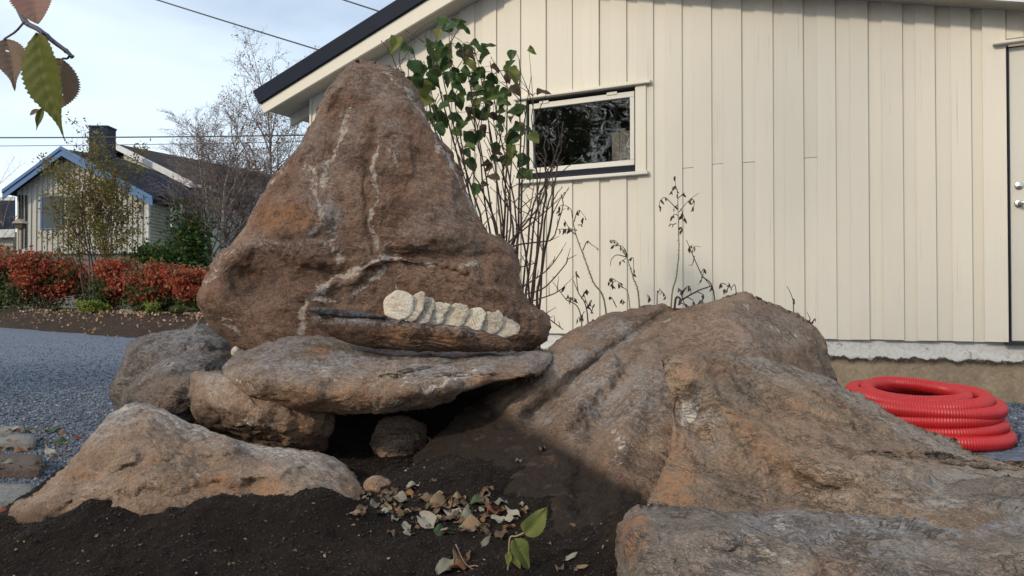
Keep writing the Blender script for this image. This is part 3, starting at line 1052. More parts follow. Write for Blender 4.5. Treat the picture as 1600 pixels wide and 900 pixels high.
def B_masks(x, y):
    r = 0.9 * blob(x, y, 1080, 645, 17, 20, .5)
    r = np.maximum(r, 0.5 * vein(x, y, [(1380, 690), (1430, 700), (1460, 715)], 7, 6))
    r = np.maximum(r, 0.45 * vein(x, y, [(1060, 760), (1100, 770)], 6, 6))
    gm = 0.65 * blob(x, y, 1060, 720, 46, 95, .35)
    gm = np.maximum(gm, 0.5 * blob(x, y, 1110, 575, 80, 22, .4))
    gm = np.maximum(gm, 0.32 * blob(x, y, 1220, 660, 80, 50, .5))
    am = 0.75 * blob(x, y, 1095, 665, 36, 60, .4)
    am = np.maximum(am, 0.7 * (1 - sstep(6, 34, pdist(x, y, [(1160, 556), (1285, 588), (1380, 640), (1500, 704)], False))))  # skylit upper edge painted grey
    am = np.maximum(am, 0.85 * blob(x, y, 1520, 760, 140, 42, .35))
    return r, gm, None, am


o = rock('flaky_boulder', B_out, B_ctrl, M_RIGHT, t=0.05, tb=0.35, Rp=34, n=420, K=140, centre=(1240, 700), feat=B_feat, masks=B_masks, amp=0.009, fine=0.0055, terr=0.004, tdir=(.25, .45, 1), tfreq=30, facet=.05, fcell=.17, chips=6, chipd=.012, jag=3.0)
tag(o, 'warm brown flaky boulder on the right, before the red hose coil', 'boulder')

# --- the front right boulder
C_out = [(976, 838, 1.46), (984, 816, 1.52), (1012, 804, 1.60), (1060, 796, 1.66), (1150, 801, 1.66), (1250, 799, 1.68), (1350, 791, 1.74), (1430, 770, 1.86), (1500, 752, 1.98), (1600, 748, 2.0), (1760, 770, 1.95),
         (1780, 1000, 1.2), (1400, 1040, 1.1), (1050, 1020, 1.15), (992, 940, 1.26), (978, 880, 1.38)]
C_ctrl = [(1020, 840, 1.42), (1100, 830, 1.45), (1250, 840, 1.46), (1050, 900, 1.30), (1200, 900, 1.30), (1400, 830, 1.55), (1400, 900, 1.34), (1550, 800, 1.72), (1560, 880, 1.42)]


def C_feat(x, y):
    f = 0.03 * np.exp(-(pdist(x, y, [(1120, 850), (1160, 838), (1220, 870), (1260, 890)], False) / 14) ** 2)
    f += -0.03 * np.exp(-(pdist(x, y, [(1060, 880), (1110, 862), (1150, 880)], False) / 18) ** 2)
    f += 0.015 * np.exp(-(pdist(x, y, [(1200, 800), (1300, 830), (1420, 850), (1560, 880)], False) / 16) ** 2)
    return f


def C_masks(x, y):
    r = 0.75 * vein(x, y, [(1160, 842), (1200, 862), (1225, 878)], 7, 6)
    r = np.maximum(r, 0.6 * blob(x, y, 1225, 825, 26, 18, .5))
    r = np.maximum(r, 0.5 * vein(x, y, [(1440, 785), (1490, 778)], 6, 6))
    r = np.maximum(r, 0.4 * blob(x, y, 1575, 880, 24, 14, .5))
    gm = 0.7 * blob(x, y, 992, 845, 26, 50, .35)  # sunlight on the left end, painted as an orange patch
    gm = np.maximum(gm, 0.45 * blob(x, y, 1300, 890, 60, 30, .5))
    am = 0.85 * blob(x, y, 1430, 810, 190, 40, .5)
    am = np.maximum(am, 0.65 * blob(x, y, 1250, 820, 120, 30, .5))
    am = np.maximum(am, 0.5 * blob(x, y, 1400, 870, 70, 30, .5))
    return r, gm, None, am


o = rock('front_boulder', C_out, C_ctrl, M_FRONT, t=0.08, tb=0.3, Rp=60, n=420, K=130, centre=(1330, 890), feat=C_feat, masks=C_masks, amp=0.008, fine=0.0045, terr=0.005, tdir=(.2, .6, 1), tfreq=34, facet=.05, fcell=.14, chips=5, chipd=.01, jag=3.0)
tag(o, 'grey flaky boulder with sunlit colour painted on its left end, lowest in the right corner', 'boulder')

# --- smaller stones
o = rock('cave_stone', [(564, 694), (580, 674), (602, 655), (640, 650), (664, 672), (664, 720), (640, 748), (604, 740), (574, 714)], [(610, 695, 2.64)], M_RIGHT, Y0=2.74, t=0.07, tb=0.14, Rp=30, n=140, K=36, amp=0.012, chips=12, chipd=.02, facet=.1, fcell=.06)
tag(o, 'brown stone in the dark hollow under the slab', 'stone')
o = rock('small_stone', [(568, 760), (574, 747), (590, 744), (606, 752), (618, 768), (619, 782), (606, 788), (588, 782), (574, 774)], [(594, 765, 2.02)], M_TAN, Y0=2.07, t=0.04, tb=0.06, Rp=22, n=120, K=30, amp=0.006, fine=0.003, terr=0.002,
         masks=lambda x, y: (None, 0.5 + 0 * x, None, None), chips=14, chipd=.01, facet=.1, fcell=.03)
tag(o, 'small rusty stone at the right tip of the low tan boulder', 'stone')
# --- ledge stone, slate and the row of pale discs in front of the standing stone
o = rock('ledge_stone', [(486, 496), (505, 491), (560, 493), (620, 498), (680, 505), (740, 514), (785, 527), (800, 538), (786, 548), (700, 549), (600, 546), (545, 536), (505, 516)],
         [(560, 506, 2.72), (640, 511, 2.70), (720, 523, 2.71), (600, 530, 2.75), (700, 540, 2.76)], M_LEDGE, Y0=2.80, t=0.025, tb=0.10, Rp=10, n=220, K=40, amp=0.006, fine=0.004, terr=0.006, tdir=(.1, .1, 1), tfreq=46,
         masks=lambda x, y: (0.55 * vein(x, y, [(500, 494), (560, 496), (640, 502), (740, 518)], 4, 3), 0.5 * blob(x, y, 690, 520, 110, 22, .4), None, 0.7 * (1 - sstep(4, 16, pdist(x, y, [(490, 494), (560, 494), (640, 500), (740, 516)], False)))))  # crust line and grey band paint the light along the top edge
tag(o, 'long red brown ledge stone carrying the row of pale discs', 'stone')
o = rock('slate_sliver', [(484, 482), (500, 480), (540, 484), (580, 489), (602, 493), (603, 497), (570, 497), (530, 494), (495, 490)], [(540, 488, 2.74)], M_SLATE, Y0=2.77, t=0.012, tb=0.08, Rp=5, n=120, K=16, amp=0.002, fine=0.002, terr=0.002)
tag(o, 'thin dark slate sliver poking out left of the pale discs', 'slate')


def Z3(l, k=1600 / 440., x0=440, y0=440):
    return [(x0 + a / k, y0 + b / k) for a, b in l]


PALES = [M_PALE, rock_mat('pale_tan_stone', (0.20, 0.155, 0.11), (0.41, 0.335, 0.25), (0.52, 0.44, 0.345), crust=(0.66, 0.57, 0.46), crack=0.5, grain=0.7, fol=(0.2, 1.1, 0.2)),
         rock_mat('cream_stone', (0.29, 0.235, 0.165), (0.54, 0.465, 0.36), (0.64, 0.57, 0.46), crust=(0.74, 0.68, 0.58), crack=0.4, grain=0.6, fol=(0.2, 1.2, 0.1))]
discs = [
    ([(588, 100), (618, 58), (660, 51), (715, 64), (746, 92), (746, 150), (722, 195), (682, 216), (640, 211), (592, 184), (579, 150)], 'large round pale stone disc at the left front of the disc row'),
    ([(680, 130), (735, 88), (770, 64), (804, 57), (816, 80), (809, 140), (782, 192), (752, 224), (700, 222), (676, 180)], 'pointed pale stone disc leaning just behind the round one'),
    ([(720, 190), (752, 138), (800, 104), (822, 94), (864, 100), (872, 140), (850, 196), (826, 236), (760, 236), (722, 220)], 'narrow pale stone disc third from the left in the row'),
    ([(780, 200), (820, 130), (852, 106), (892, 112), (957, 130), (951, 160), (928, 196), (905, 240), (840, 246), (790, 230)], 'ribbed pale stone disc fourth from the left in the row'),
    ([(870, 240), (905, 185), (955, 150), (988, 127), (1032, 129), (1063, 150), (1053, 206), (1010, 262), (930, 268), (880, 262)], 'pale stone disc in the middle right of the row, fifth from the left'),
    ([(950, 255), (1000, 190), (1052, 150), (1100, 145), (1143, 150), (1163, 182), (1143, 236), (1117, 284), (1050, 290), (975, 280)], 'broad beige stone disc sixth from the left in the row'),
    ([(1060, 280), (1110, 215), (1165, 168), (1208, 174), (1233, 167), (1258, 212), (1243, 264), (1193, 304), (1120, 304), (1070, 300)], 'tan stone disc seventh from the left, second from the right end'),
    ([(1150, 295), (1205, 240), (1250, 200), (1302, 213), (1343, 236), (1358, 272), (1333, 307), (1280, 320), (1200, 316)], 'flat brownish stone disc lying at the right end of the row'),
]
for i, (ol, lab) in enumerate(discs):
    q = Z3(ol)
    cx = sum(a for a, _ in q) / len(q); cy = sum(b for _, b in q) / len(q)
    Yd = 2.735 + i * 0.021
    # each plate leans back and turns its right side away
    q3 = [(a, b, Yd + (a - cx) * 0.00025 + (cy - b) * (0.0007 + .0004 * (i % 3))) for a, b in q]
    o = rock('stone_disc', q3, [(cx, cy, Yd - 0.001)], PALES[(2, 0, 1, 2, 0, 2, 1, 1)[i]], t=0.006, tb=0.006, Rp=3.5, n=150, K=30, amp=0.0022, fine=0.0016, terr=0.0042 if i else .002, tdir=(1, .3, .40), tfreq=85 if i else 24, seed=i * 3.1, freq=9, jag=2.2, chips=4, chipd=.004)
    tag(o, lab, 'stone disc', 'pale stone discs set in a row on the ledge')

# --- flagstones on the gravel, far left
def flag(px0, px1, py0, py1, z, lab, mat, seed):
    r = random.Random(seed)
    def gp(px, py):
        Y = (CAM.z - z) * F_PX / (py - 470)
        q = P(px, py, Y); q.z = z
        return q
    ring = []
    n = 26
    for i in range(n):
        a = 2 * math.pi * i / n
        ca, sa = math.cos(a), math.sin(a)
        e = 0.22
        ux = math.copysign(abs(ca) ** e, ca); uy = math.copysign(abs(sa) ** e, sa)
        ring.append(gp((px0 + px1) / 2 + ux * (px1 - px0) / 2 * r.uniform(.95, 1.0), (py0 + py1) / 2 + uy * (py1 - py0) / 2 * r.uniform(.9, 1.0)))
    vs, fs = [], []
    c = sum((p for p in ring), Vector()) / n
    for k, (s, dz) in enumerate([(1.0, -0.05), (1.0, -0.008), (0.975, 0.0), (0.7, 0.002), (0.35, 0.001)]):
        for p in ring:
            vs.append(c + (p - c) * s + Vector((0, 0, dz + r.uniform(-.0015, .0015))))
    for k in range(4):
        for i in range(n):
            j = (i + 1) % n
            fs.append([k * n + i, k * n + j, (k + 1) * n + j, (k + 1) * n + i])
    fs.append([4 * n + i for i in range(n)])
    o = mk('flagstone', vs, fs, mat)
    at = o.data.color_attributes.new('mask', 'FLOAT_COLOR', 'POINT')
    at.data.foreach_set('color', np.tile(np.array([0, 0, 0, .6], np.float32), len(vs)))
    return tag(o, lab, 'flagstone', 'flagstones laid beside the gravel')


M_FLAG = rock_mat('flagstone_slate', (0.09, 0.085, 0.075), (0.17, 0.16, 0.145), (0.25, 0.24, 0.22), grey=(0.19, 0.19, 0.185), crack=0.3)
M_FLAGB = rock_mat('brown_flagstone', (0.05, 0.035, 0.028), (0.10, 0.07, 0.055), (0.16, 0.115, 0.09), grey=(0.10, 0.085, 0.075), crack=0.3)
flag(-60, 40, 664, 671, 0.030, 'pale flagstone edge farthest from the low tan boulder', M_FLAG, 1)
flag(-70, 56, 677, 692, 0.045, 'smooth grey flagstone at the left photo edge', M_FLAG, 2)
flag(-60, 68, 708, 733, 0.045, 'brown flagstone between the grey flagstones', M_FLAGB, 3)
flag(-80, 62, 753, 783, 0.05, 'pale flagstone beside the left tip of the low tan boulder', M_FLAG, 4)

# ================================================================== the cream timber house
CORN = P(487, 470, 8.95); CORN.z = 0
RIGHT = P(1600, 470, 5.8); RIGHT.z = 0
WD = (RIGHT - CORN); WD.z = 0; WD.normalize()          # along the wall, to the right
WN = Vector((WD.y, -WD.x, 0))                          # out of the wall, towards the camera
if WN.y > 0:
    WN = -WN


def W(s, o, z):
    return CORN + WD * s + WN * o + Vector((0, 0, z))


def wall_hit(px, py, off=0.0):
    q = ray_plane(px, py, CORN + WN * off, WN)
    d = q - CORN
    return d.dot(WD), q.z


def S(px, py=330, off=0.02):
    return wall_hit(px, py, off)[0]


def wbox(mb, s0, s1, o0, o1, z0, z1):
    return mb.hexa([W(s0, o1, z0), W(s1, o1, z0), W(s1, o0, z0), W(s0, o0, z0), W(s0, o1, z1), W(s1, o1, z1), W(s1, o0, z1), W(s0, o0, z1)])


def paint_mat(name, col, dirt=0.5, grain=True, rough=0.55):
    m, t, bs = new_mat(name)
    co = geopos(t)
    rnd = nd(t, 'ObjectInfo').outputs['Random']
    c = mixc(t, mth(t, 'MULTIPLY', rnd, 0.9), [x * 0.97 for x in col], [min(1, x * 1.04) for x in col])
    off = nd(t, 'CombineXYZ', {2: mth(t, 'MULTIPLY', rnd, 37.0)}).outputs[0]
    cv = nd(t, 'VectorMath', {0: co, 1: off}, operation='ADD').outputs[0]
    st = noise(t, mapping(t, cv, (60, 60, 1.6)), 1.0, 7, 0.65, 0.4)
    st2 = noise(t, mapping(t, cv, (16, 16, 0.9)), 1.0, 5, 0.6, 0.3)
    c = mixc(t, mrange(t, st, 0.55, 0.75, 0, 0.22 * dirt), c, [x * 0.62 for x in col])
    c = mixc(t, mrange(t, st2, 0.5, 0.8, 0, 0.30 * dirt), c, [col[0] * 0.80, col[1] * 0.78, col[2] * 0.74])
    # streaky dark checks in the wood and flaked spots of paint
    ck = mrange(t, noise(t, mapping(t, cv, (95, 95, 1.1)), 1.0, 4, 0.55, 0.2), 0.635, 0.68, 0, 0.6 * dirt)
    ck = mth(t, 'MULTIPLY', ck, mrange(t, noise(t, cv, 1.1, 3), 0.50, 0.62))
    c = mixc(t, ck, c, (0.22, 0.17, 0.13))
    fl = mrange(t, noise(t, mapping(t, cv, (30, 30, 14)), 1.0, 6, 0.7), 0.70, 0.715, 0, 0.8 * dirt)
    c = mixc(t, fl, c, (0.20, 0.15, 0.11))
    h = mth(t, 'ADD', mth(t, 'MULTIPLY', st, 0.6), mth(t, 'MULTIPLY', ck, -0.8))
    put(t, bs, Base_Color=c, Roughness=rough, Normal=bump(t, h, 0.5, 0.0035))
    bs.inputs['Specular IOR Level'].default_value = 0.3
    return m


CREAM = (0.595, 0.550, 0.465)
M_CREAM = paint_mat('cream_paint', CREAM)
M_CREAM2 = paint_mat('cream_trim', (0.61, 0.565, 0.47), 0.4)
M_SASH = paint_mat('white_sash', (0.58, 0.555, 0.49), 0.6)
M_DOOR = paint_mat('cream_door', (0.54, 0.515, 0.45), 0.25)
M_NAVY = plain_mat('navy_metal', (0.0075, 0.011, 0.021), 0.55, 0.2, 5, 0.0, 0.0, 0.12)
M_DARK = plain_mat('dark_gap', (0.02, 0.02, 0.022), 0.9, 0.2)
M_STEEL = plain_mat('brushed_steel', (0.62, 0.60, 0.56), 0.28, 0.08, 20, 0, 1.0)
M_GALV = plain_mat('grey_flashing', (0.36, 0.37, 0.38), 0.4, 0.12, 6, 0, 0.6)
M_SHEATH = plain_mat('sheathing', (0.42, 0.38, 0.31), 0.8, 0.1)
M_ROOF = plain_mat('roof_felt', (0.035, 0.036, 0.042), 0.85, 0.25, 12, 0.004, 0, .1)

Z0 = wall_hit(1280, 529.3, 0.02)[1]                    # bottom of the boards
house = empty('timber_house', (CORN.x, CORN.y, 0))
tag(house, 'cream timber house with vertical boards, a small window and white foundation', 'house')

# roof lines, read on the plane of the barge boards
OV = 0.30
fb0, fb1 = wall_hit(412, 177, OV), wall_hit(709, 0, OV)             # under edge of the cream barge board
ft0, ft1 = wall_hit(407, 163, OV), wall_hit(667, 0, OV)             # joint of barge board and dark flashing
nt0, nt1 = wall_hit(394.5, 142, OV + .03), wall_hit(615.5, 1.5, OV + .03)
rb0, rb1 = wall_hit(1400, -9, OV), wall_hit(1600, 4, OV)


def lin(a, b):
    k = (b[1] - a[1]) / (b[0] - a[0])
    return lambda s: a[1] + k * (s - a[0])


L_fb, L_ft, L_nt, L_rb = lin(fb0, fb1), lin(ft0, ft1), lin(nt0, nt1), lin(rb0, rb1)
s_lo, s_hi = 0.0, 12.0
for _ in range(60):
    mid = (s_lo + s_hi) / 2
    if L_fb(mid) < L_rb(mid):
        s_lo = mid
    else:
        s_hi = mid
RIDGE = s_lo
S_END = S(1600) + 0.95
SE = fb0[0]                                            # left end of the eave


def roof_under(s):
    return min(L_fb(s), L_rb(s))


def board_top(s):
    return roof_under(s) + 0.03


# window and door openings
ws0 = S(818, 220); ws1 = S(1000, 220)
wz_top0 = wall_hit(905, 148, .02)[1]
wz_bot0 = wall_hit(905, 274, .02)[1]
wz0, wz1 = wz_bot0, wz_top0
wo0, wo1 = S(824, 215), S(994, 215)                    # clear opening
ds0 = S(1575, 300)
dz1 = wall_hit(1580, 72, .02)[1]
dcas0 = S(1537, 300)

# sheathing with the window opening, plus the other outside walls so that the room stays dark
mb = MB()
T0, T1 = -0.14, -0.004
wbox(mb, 0.0, wo0, T0, T1, Z0 + .02, roof_under(0))
wbox(mb, wo0, wo1, T0, T1, Z0 + .02, wz0)
wbox(mb, wo0, wo1, T0, T1, wz1, roof_under(wo0))
wbox(mb, wo1, S_END, T0, T1, Z0 + .02, roof_under(S_END))
tri = [W(0, T1, roof_under(0)), W(wo1, T1, roof_under(wo1) - .02), W(RIDGE, T1, roof_under(RIDGE) - .02)]
poly = [W(0, T1 - .01, roof_under(0) - .02)] + [W(s, T1 - .01, roof_under(s) - .01) for s in (RIDGE * .5, RIDGE, (RIDGE + S_END) / 2, S_END)] + [W(S_END, T1 - .01, roof_under(S_END) - .02 - .3), W(wo1, T1 - .01, wz1 + .01), W(wo0, T1 - .01, wz1 + .01)]
mb.prism(poly, -WN * 0.1)
wbox(mb, 0, 0.12, -7.0, T0, Z0, roof_under(0))
wbox(mb, S_END - .12, S_END, -7.0, T0, Z0, roof_under(S_END))
wbox(mb, 0, S_END, -7.1, -7.0, Z0, roof_under(RIDGE))
wbox(mb, 0, S_END, -7.0, T0, Z0 - .1, Z0)
mb.build('wall', M_SHEATH, house)

# boards: recessed under-boards and proud cover boards
rec = [(512, 522), (542, 552), (573, 584), (605, 616), (638, 649), (672, 683), (706, 718), (742, 754), (776, 789), (814, 829), (854, 871), (895, 911), (937, 954), (980, 997),
       (1022, 1041), (1067, 1084), (1113, 1131), (1160, 1180), (1209, 1227), (1257, 1278), (1307, 1329), (1358, 1379), (1412, 1432), (1463, 1487), (1519, 1536)]
rec_s = [(S(a), S(b)) for a, b in rec]
rb = random.Random(5)


def board(s0, s1, o0, o1, z0, z1=None, name='board'):
    """vertical board; without z1 it runs up to the roof line"""
    mb = MB()
    j = rb.uniform(-.0025, .0025)
    lean = rb.uniform(-.002, .002)
    a, b = (board_top(s0), board_top(s1)) if z1 is None else (z1, z1)
    o1 = o1 + j
    mb.hexa([W(s0, o1, z0), W(s1, o1, z0), W(s1, o0, z0), W(s0, o0, z0), W(s0 + lean, o1, a), W(s1 + lean, o1, b), W(s1 + lean, o0, b), W(s0 + lean, o0, a)])
    o = mb.build(name, M_CREAM, house)
    return bevel(o, 0.0022, 1)


def run(s0, s1, o0, o1, joint=None):
    zb = Z0 + rb.uniform(-.006, .004)
    lo, hi = max(s0, wo0), min(s1, wo1)
    cas = 0.075
    inside = s1 > wo0 - cas * .2 and s0 < wo1 + cas * .2
    if s0 > ds0 - .01:
        board(s0, s1, o0, o1, dz1 + .05)
        return
    if inside:
        board(s0, s1, o0, o1, zb, wz0 - 0.012)
        board(s0, s1, o0, o1, wz1 + 0.012)
    elif joint:
        board(s0, s1, o0, o1, zb, joint - .0015)
        board(s0, s1, o0, o1, joint + .0015)
    else:
        board(s0, s1, o0, o1, zb)


joints = {1113: wall_hit(1120, 257)[1], 1160: wall_hit(1170, 254)[1], 1257: wall_hit(1267, 247)[1], 1067: wall_hit(1075, 263)[1]}
for i, (a, b) in enumerate(rec_s):
    # where the window casing covers them the boards end at its side
    run(a - 0.012, b + 0.012, 0.0, 0.018, joints.get(rec[i][0]))
edges = [0.0] + [v for ab in rec_s for v in ab]
prev = S(488.5)
for i, (a, b) in enumerate(rec_s):
    if rec[i][0] > 1500:
        run(prev, a, 0.0185, 0.034)
    else:
        run(prev, a, 0.0185, 0.034)
    prev = b
# casing right of the last board, door and what lies beyond
run(rec_s[-1][1] + .002, ds0 - .006, 0.0185, 0.046)
s = ds0 - .004
while s < S_END:
    run(s, s + .11, 0.0185, 0.04)
    run(s + .105, s + .20, 0.0, 0.018)
    s += .20
mbx = MB(); wbox(mbx, -0.004, 0.022, -0.6, 0.046, Z0 - .002, board_top(0))
mbx.build('corner_board', M_CREAM2, house)

# ---- foundation: whitewashed band over bare rough concrete
def mat_found():
    m, t, bs = new_mat('foundation_wash')
    co = geopos(t)
    z = nd(t, 'SeparateXYZ', {0: co}).outputs[2]
    n = noise(t, co, 7, 7, 0.65, 0.4)
    n2 = noise(t, co, 40, 6, 0.65)
    edge = mth(t, 'ADD', z, mth(t, 'MULTIPLY', mth(t, 'SUBTRACT', n, 0.5), 0.15))
    white = mrange(t, edge, Z0 - .145, Z0 - .13)
    base = ramp(t, mth(t, 'ADD', mth(t, 'MULTIPLY', n, .5), mth(t, 'MULTIPLY', n2, .5)), [(0.3, (0.13, 0.095, 0.062)), (0.55, (0.27, 0.205, 0.14)), (0.75, (0.38, 0.31, 0.23))])
    wash = mixc(t, mrange(t, n2, 0.4, 0.7, 0, .45), (0.56, 0.555, 0.54), (0.36, 0.34, 0.30))
    wash = mixc(t, mrange(t, noise(t, co, 16, 8, .7, 1.2), 0.58, 0.63, 0, .7), wash, (0.22, 0.18, 0.14))
    c = mixc(t, white, base, wash)
    rim = mth(t, 'MULTIPLY', mrange(t, edge, Z0 - .20, Z0 - .15), mth(t, 'SUBTRACT', 1.0, white))
    c = mixc(t, mth(t, 'MULTIPLY', rim, mrange(t, n2, .30, .5)), c, (0.045, 0.034, 0.025))
    h = mth(t, 'ADD', mth(t, 'MULTIPLY', n2, .6), mth(t, 'MULTIPLY', white, 0.5))
    put(t, bs, Base_Color=c, Roughness=0.92, Normal=bump(t, h, 0.6, 0.008))
    return m


M_FOUND = mat_found()
ns, nz = 420, 60
ss = np.linspace(-0.02, S_END, ns); zz = np.linspace(-0.25, Z0 + .01, nz)
SSg, ZZg = np.meshgrid(ss, zz)
q = np.stack([SSg.ravel() * 1.0, ZZg.ravel(), 0 * SSg.ravel()], -1)
dep = 0.004 * fbm(q * 6, 4) + 0.003 * fbm(q * 22, 3) - 0.012 * (1 - sstep(Z0 - .165, Z0 - .145, ZZg.ravel() + 0.02 * fbm(q * 3.2, 4)))
vv = np.array([tuple(W(a, -0.012 + d, z)) for a, z, d in zip(SSg.ravel(), ZZg.ravel(), dep)])
mk('foundation', vv, grid_faces(ns, nz), M_FOUND, house)

# ---- barge boards, flashing and roof
def slope_part(name, La, Lb, s0, s1, o0, o1, mat, cutL=None):
    mb = MB()
    a0, a1 = La(s0), La(s1)
    cl = cutL or s0
    mb.hexa([W(s0, o1, La(s0)), W(s1, o1, La(s1)), W(s1, o0, La(s1)), W(s0, o0, La(s0)), W(cl, o1, Lb(cl)), W(s1, o1, Lb(s1)), W(s1, o0, Lb(s1)), W(cl, o0, Lb(cl))])
    return bevel(mb.build(name, mat, house), .004, 1)


slope_part('barge_board', L_fb, L_ft, fb0[0], RIDGE, OV - .03, OV, M_CREAM2, ft0[0])
slope_part('rake_flashing', L_ft, L_nt, ft0[0], RIDGE, OV - .02, OV + .03, M_NAVY, nt0[0])
mb = MB()
wbox(mb, 0, 0, 0, 0, 0, 0)
th = 0.14
slope_part('barge_board', L_rb, lambda s: L_rb(s) + th, RIDGE, S_END + .5, OV - .03, OV, M_GALV)
slope_part('rake_flashing', lambda s: L_rb(s) + th, lambda s: L_rb(s) + th + .2, RIDGE, S_END + .5, OV - .02, OV + .03, M_NAVY)
# roof deck: soffit face under, felt on top
def deck(L, s0, s1, lift, thick, o0, o1, name, mat):
    mb = MB()
    mb.hexa([W(s0, o1, L(s0) + lift), W(s1, o1, L(s1) + lift), W(s1, o0, L(s1) + lift), W(s0, o0, L(s0) + lift),
             W(s0, o1, L(s0) + lift + thick), W(s1, o1, L(s1) + lift + thick), W(s1, o0, L(s1) + lift + thick), W(s0, o0, L(s0) + lift + thick)])
    return mb.build(name, mat, house)


gapL = L_ft(ft0[0] + .3) - L_fb(ft0[0] + .3)
deck(L_fb, fb0[0] + .02, RIDGE, 0.02, gapL, -7.3, OV - .032, 'soffit', M_SHEATH)
deck(L_fb, fb0[0] + .01, RIDGE, gapL + .022, 0.16, -7.3, OV - .022, 'roof', M_ROOF)
deck(L_rb, RIDGE + .001, S_END + .48, 0.02, .1, -7.3, OV - .032, 'soffit', M_SHEATH)
deck(L_rb, RIDGE + .001, S_END + .48, 0.122, .16, -7.3, OV - .022, 'roof', M_ROOF)
# rafter ends and eave board under the left overhang
for k in range(5):
    mb = MB()
    oo = -0.05 - k * 0.6
    mb.hexa([W(fb0[0] + .06, oo, L_fb(fb0[0] + .06) - .10), W(-.01, oo, L_fb(-.01) - .10), W(-.01, oo - .05, L_fb(-.01) - .10), W(fb0[0] + .06, oo - .05, L_fb(fb0[0] + .06) - .10),
             W(fb0[0] + .06, oo, L_fb(fb0[0] + .06) + .018), W(-.01, oo, L_fb(-.01) + .018), W(-.01, oo - .05, L_fb(-.01) + .018), W(fb0[0] + .06, oo - .05, L_fb(fb0[0] + .06) + .018)])
    mb.build('rafter', M_SHEATH, house)

# ---- window
def mat_glass():
    m, t, bs = new_mat('window_glass')
    put(t, bs, Base_Color=(0.85, 0.9, 0.92), Roughness=0.0, IOR=1.75)
    bs.inputs['Transmission Weight'].default_value = 1.0
    n = noise(t, geopos(t), 2.6, 2)
    put(t, bs, Normal=bump(t, n, 0.12, 0.02))
    return m


M_GLASS = mat_glass()
cas = 0.075
wd = empty('window', house.location)
wd.parent = house
wd.location = (0, 0, 0)
for a_, b_ in ((wo0 - cas, wo0 - .001), (wo1 + .001, wo1 + cas * 1.35)):
    win = MB(); wbox(win, a_, b_, 0.019, 0.05, wz0 - .01, wz1 + .008)
    bevel(win.build('casing', M_CREAM2, wd), .003, 1)
mb = MB()                                                                    # reveal
wbox(mb, wo0, wo0 + .012, -0.13, 0.03, wz0, wz1)
wbox(mb, wo1 - .012, wo1, -0.13, 0.03, wz0, wz1)
wbox(mb, wo0 + .012, wo1 - .012, -0.13, 0.02, wz0 + .0, wz0 + .012)
wbox(mb, wo0 + .012, wo1 - .012, -0.13, 0.02, wz1 - .012, wz1)
mb.build('reveal', M_DARK, wd)
f0, f1, g0, g1 = wo0 + .02, wo1 - .016, wz0 + .055, wz1 - .030
fw = 0.042
mb = MB()
wbox(mb, f0, f1, -.03, .022, g0, g0 + fw * 1.15)
wbox(mb, f0, f1, -.03, .022, g1 - fw * 1.2, g1)
wbox(mb, f0, f0 + fw, -.03, .0215, g0 + fw * 1.15, g1 - fw * 1.2)
wbox(mb, f1 - fw, f1, -.03, .0215, g0 + fw * 1.15, g1 - fw * 1.2)
bevel(mb.build('sash', M_SASH, wd), .003, 1)
mb = MB(); wbox(mb, f0 + fw - .006, f1 - fw + .006, -.010, -.004, g0 + fw * 1.15 - .006, g1 - fw * 1.2 + .006)
mb.build('pane', M_GLASS, wd)
mb = MB(); wbox(mb, f0 - .006, f1 + .004, -.02, .012, wz0 + .012, g0 - .004)
mb.build('dark_strip', M_NAVY, wd)
mb = MB(); wbox(mb, wo0 - cas - .05, wo1 + cas * 1.35 + .05, .0, .085, wz1 + .010, wz1 + .040)
bevel(mb.build('drip_cap', M_CREAM2, wd), .006, 2)
mb = MB(); wbox(mb, wo0 - cas - .02, wo1 + cas + .05, .0, .085, wz0 - .045, wz0 - .014)
bevel(mb.build('sill', M_SASH, wd), .006, 2)
for fr in (0.15, 0.80):
    c = f0 + (f1 - f0) * fr
    mb = MB(); wbox(mb, c - .05, c + .05, .022, .030, g1 - .012, g1 + .016)
    bevel(mb.build('hinge', M_CREAM2, wd), .003, 1)

# planks leaning inside, behind the glass
M_OLDWOOD = plain_mat('old_wood', (0.30, 0.25, 0.19), 0.8, 0.3, 10, .003)
for k, (a, b, h) in enumerate([(0.765, 0.835, .50), (0.838, 0.892, .54), (0.895, 0.945, .50)]):
    mb = MB()
    sa, sb = f0 + (f1 - f0) * a, f0 + (f1 - f0) * b
    wbox(mb, sa, sb, -.10, -.07, g0 - .1, g0 + (g1 - g0) * h)
    o = mb.build('leaning_plank', M_OLDWOOD)
    tag(o, ['plank standing behind the window glass, leftmost of three', 'plank standing behind the window glass, middle and tallest of three', 'plank standing behind the window glass, nearest the window frame'][k], 'plank', 'planks behind the window glass')

# ---- door
mb = MB(); wbox(mb, ds0 + .012, ds0 + .90, -.03, .012, Z0 + .012, dz1 - .01)
door = bevel(mb.build('door', M_DOOR, house), .004, 1)
mb = MB(); wbox(mb, ds0 + .001, ds0 + .010, -.1, .036, Z0 + .0, dz1); wbox(mb, ds0 + .010, ds0 + .92, -.1, .004, dz1 - .008, dz1)
mb.build('door_gap', M_NAVY, door)
mb = MB(); wbox(mb, ds0 - .09, ds0 + 1.0, .03, .10, dz1 + .005, dz1 + .030)
bevel(mb.build('door_drip_cap', M_CREAM2, door), .008, 2)
mb = MB(); wbox(mb, ds0 - .03, ds0 + 1.0, -.02, .052, Z0 - .015, Z0 + .006)
mb.build('threshold', M_DARK, door)


def disc(mb, c, r, h, k=24):
    mb.tube([c, c + WN * h * .8, c + WN * h], [r, r, r * .82], k)


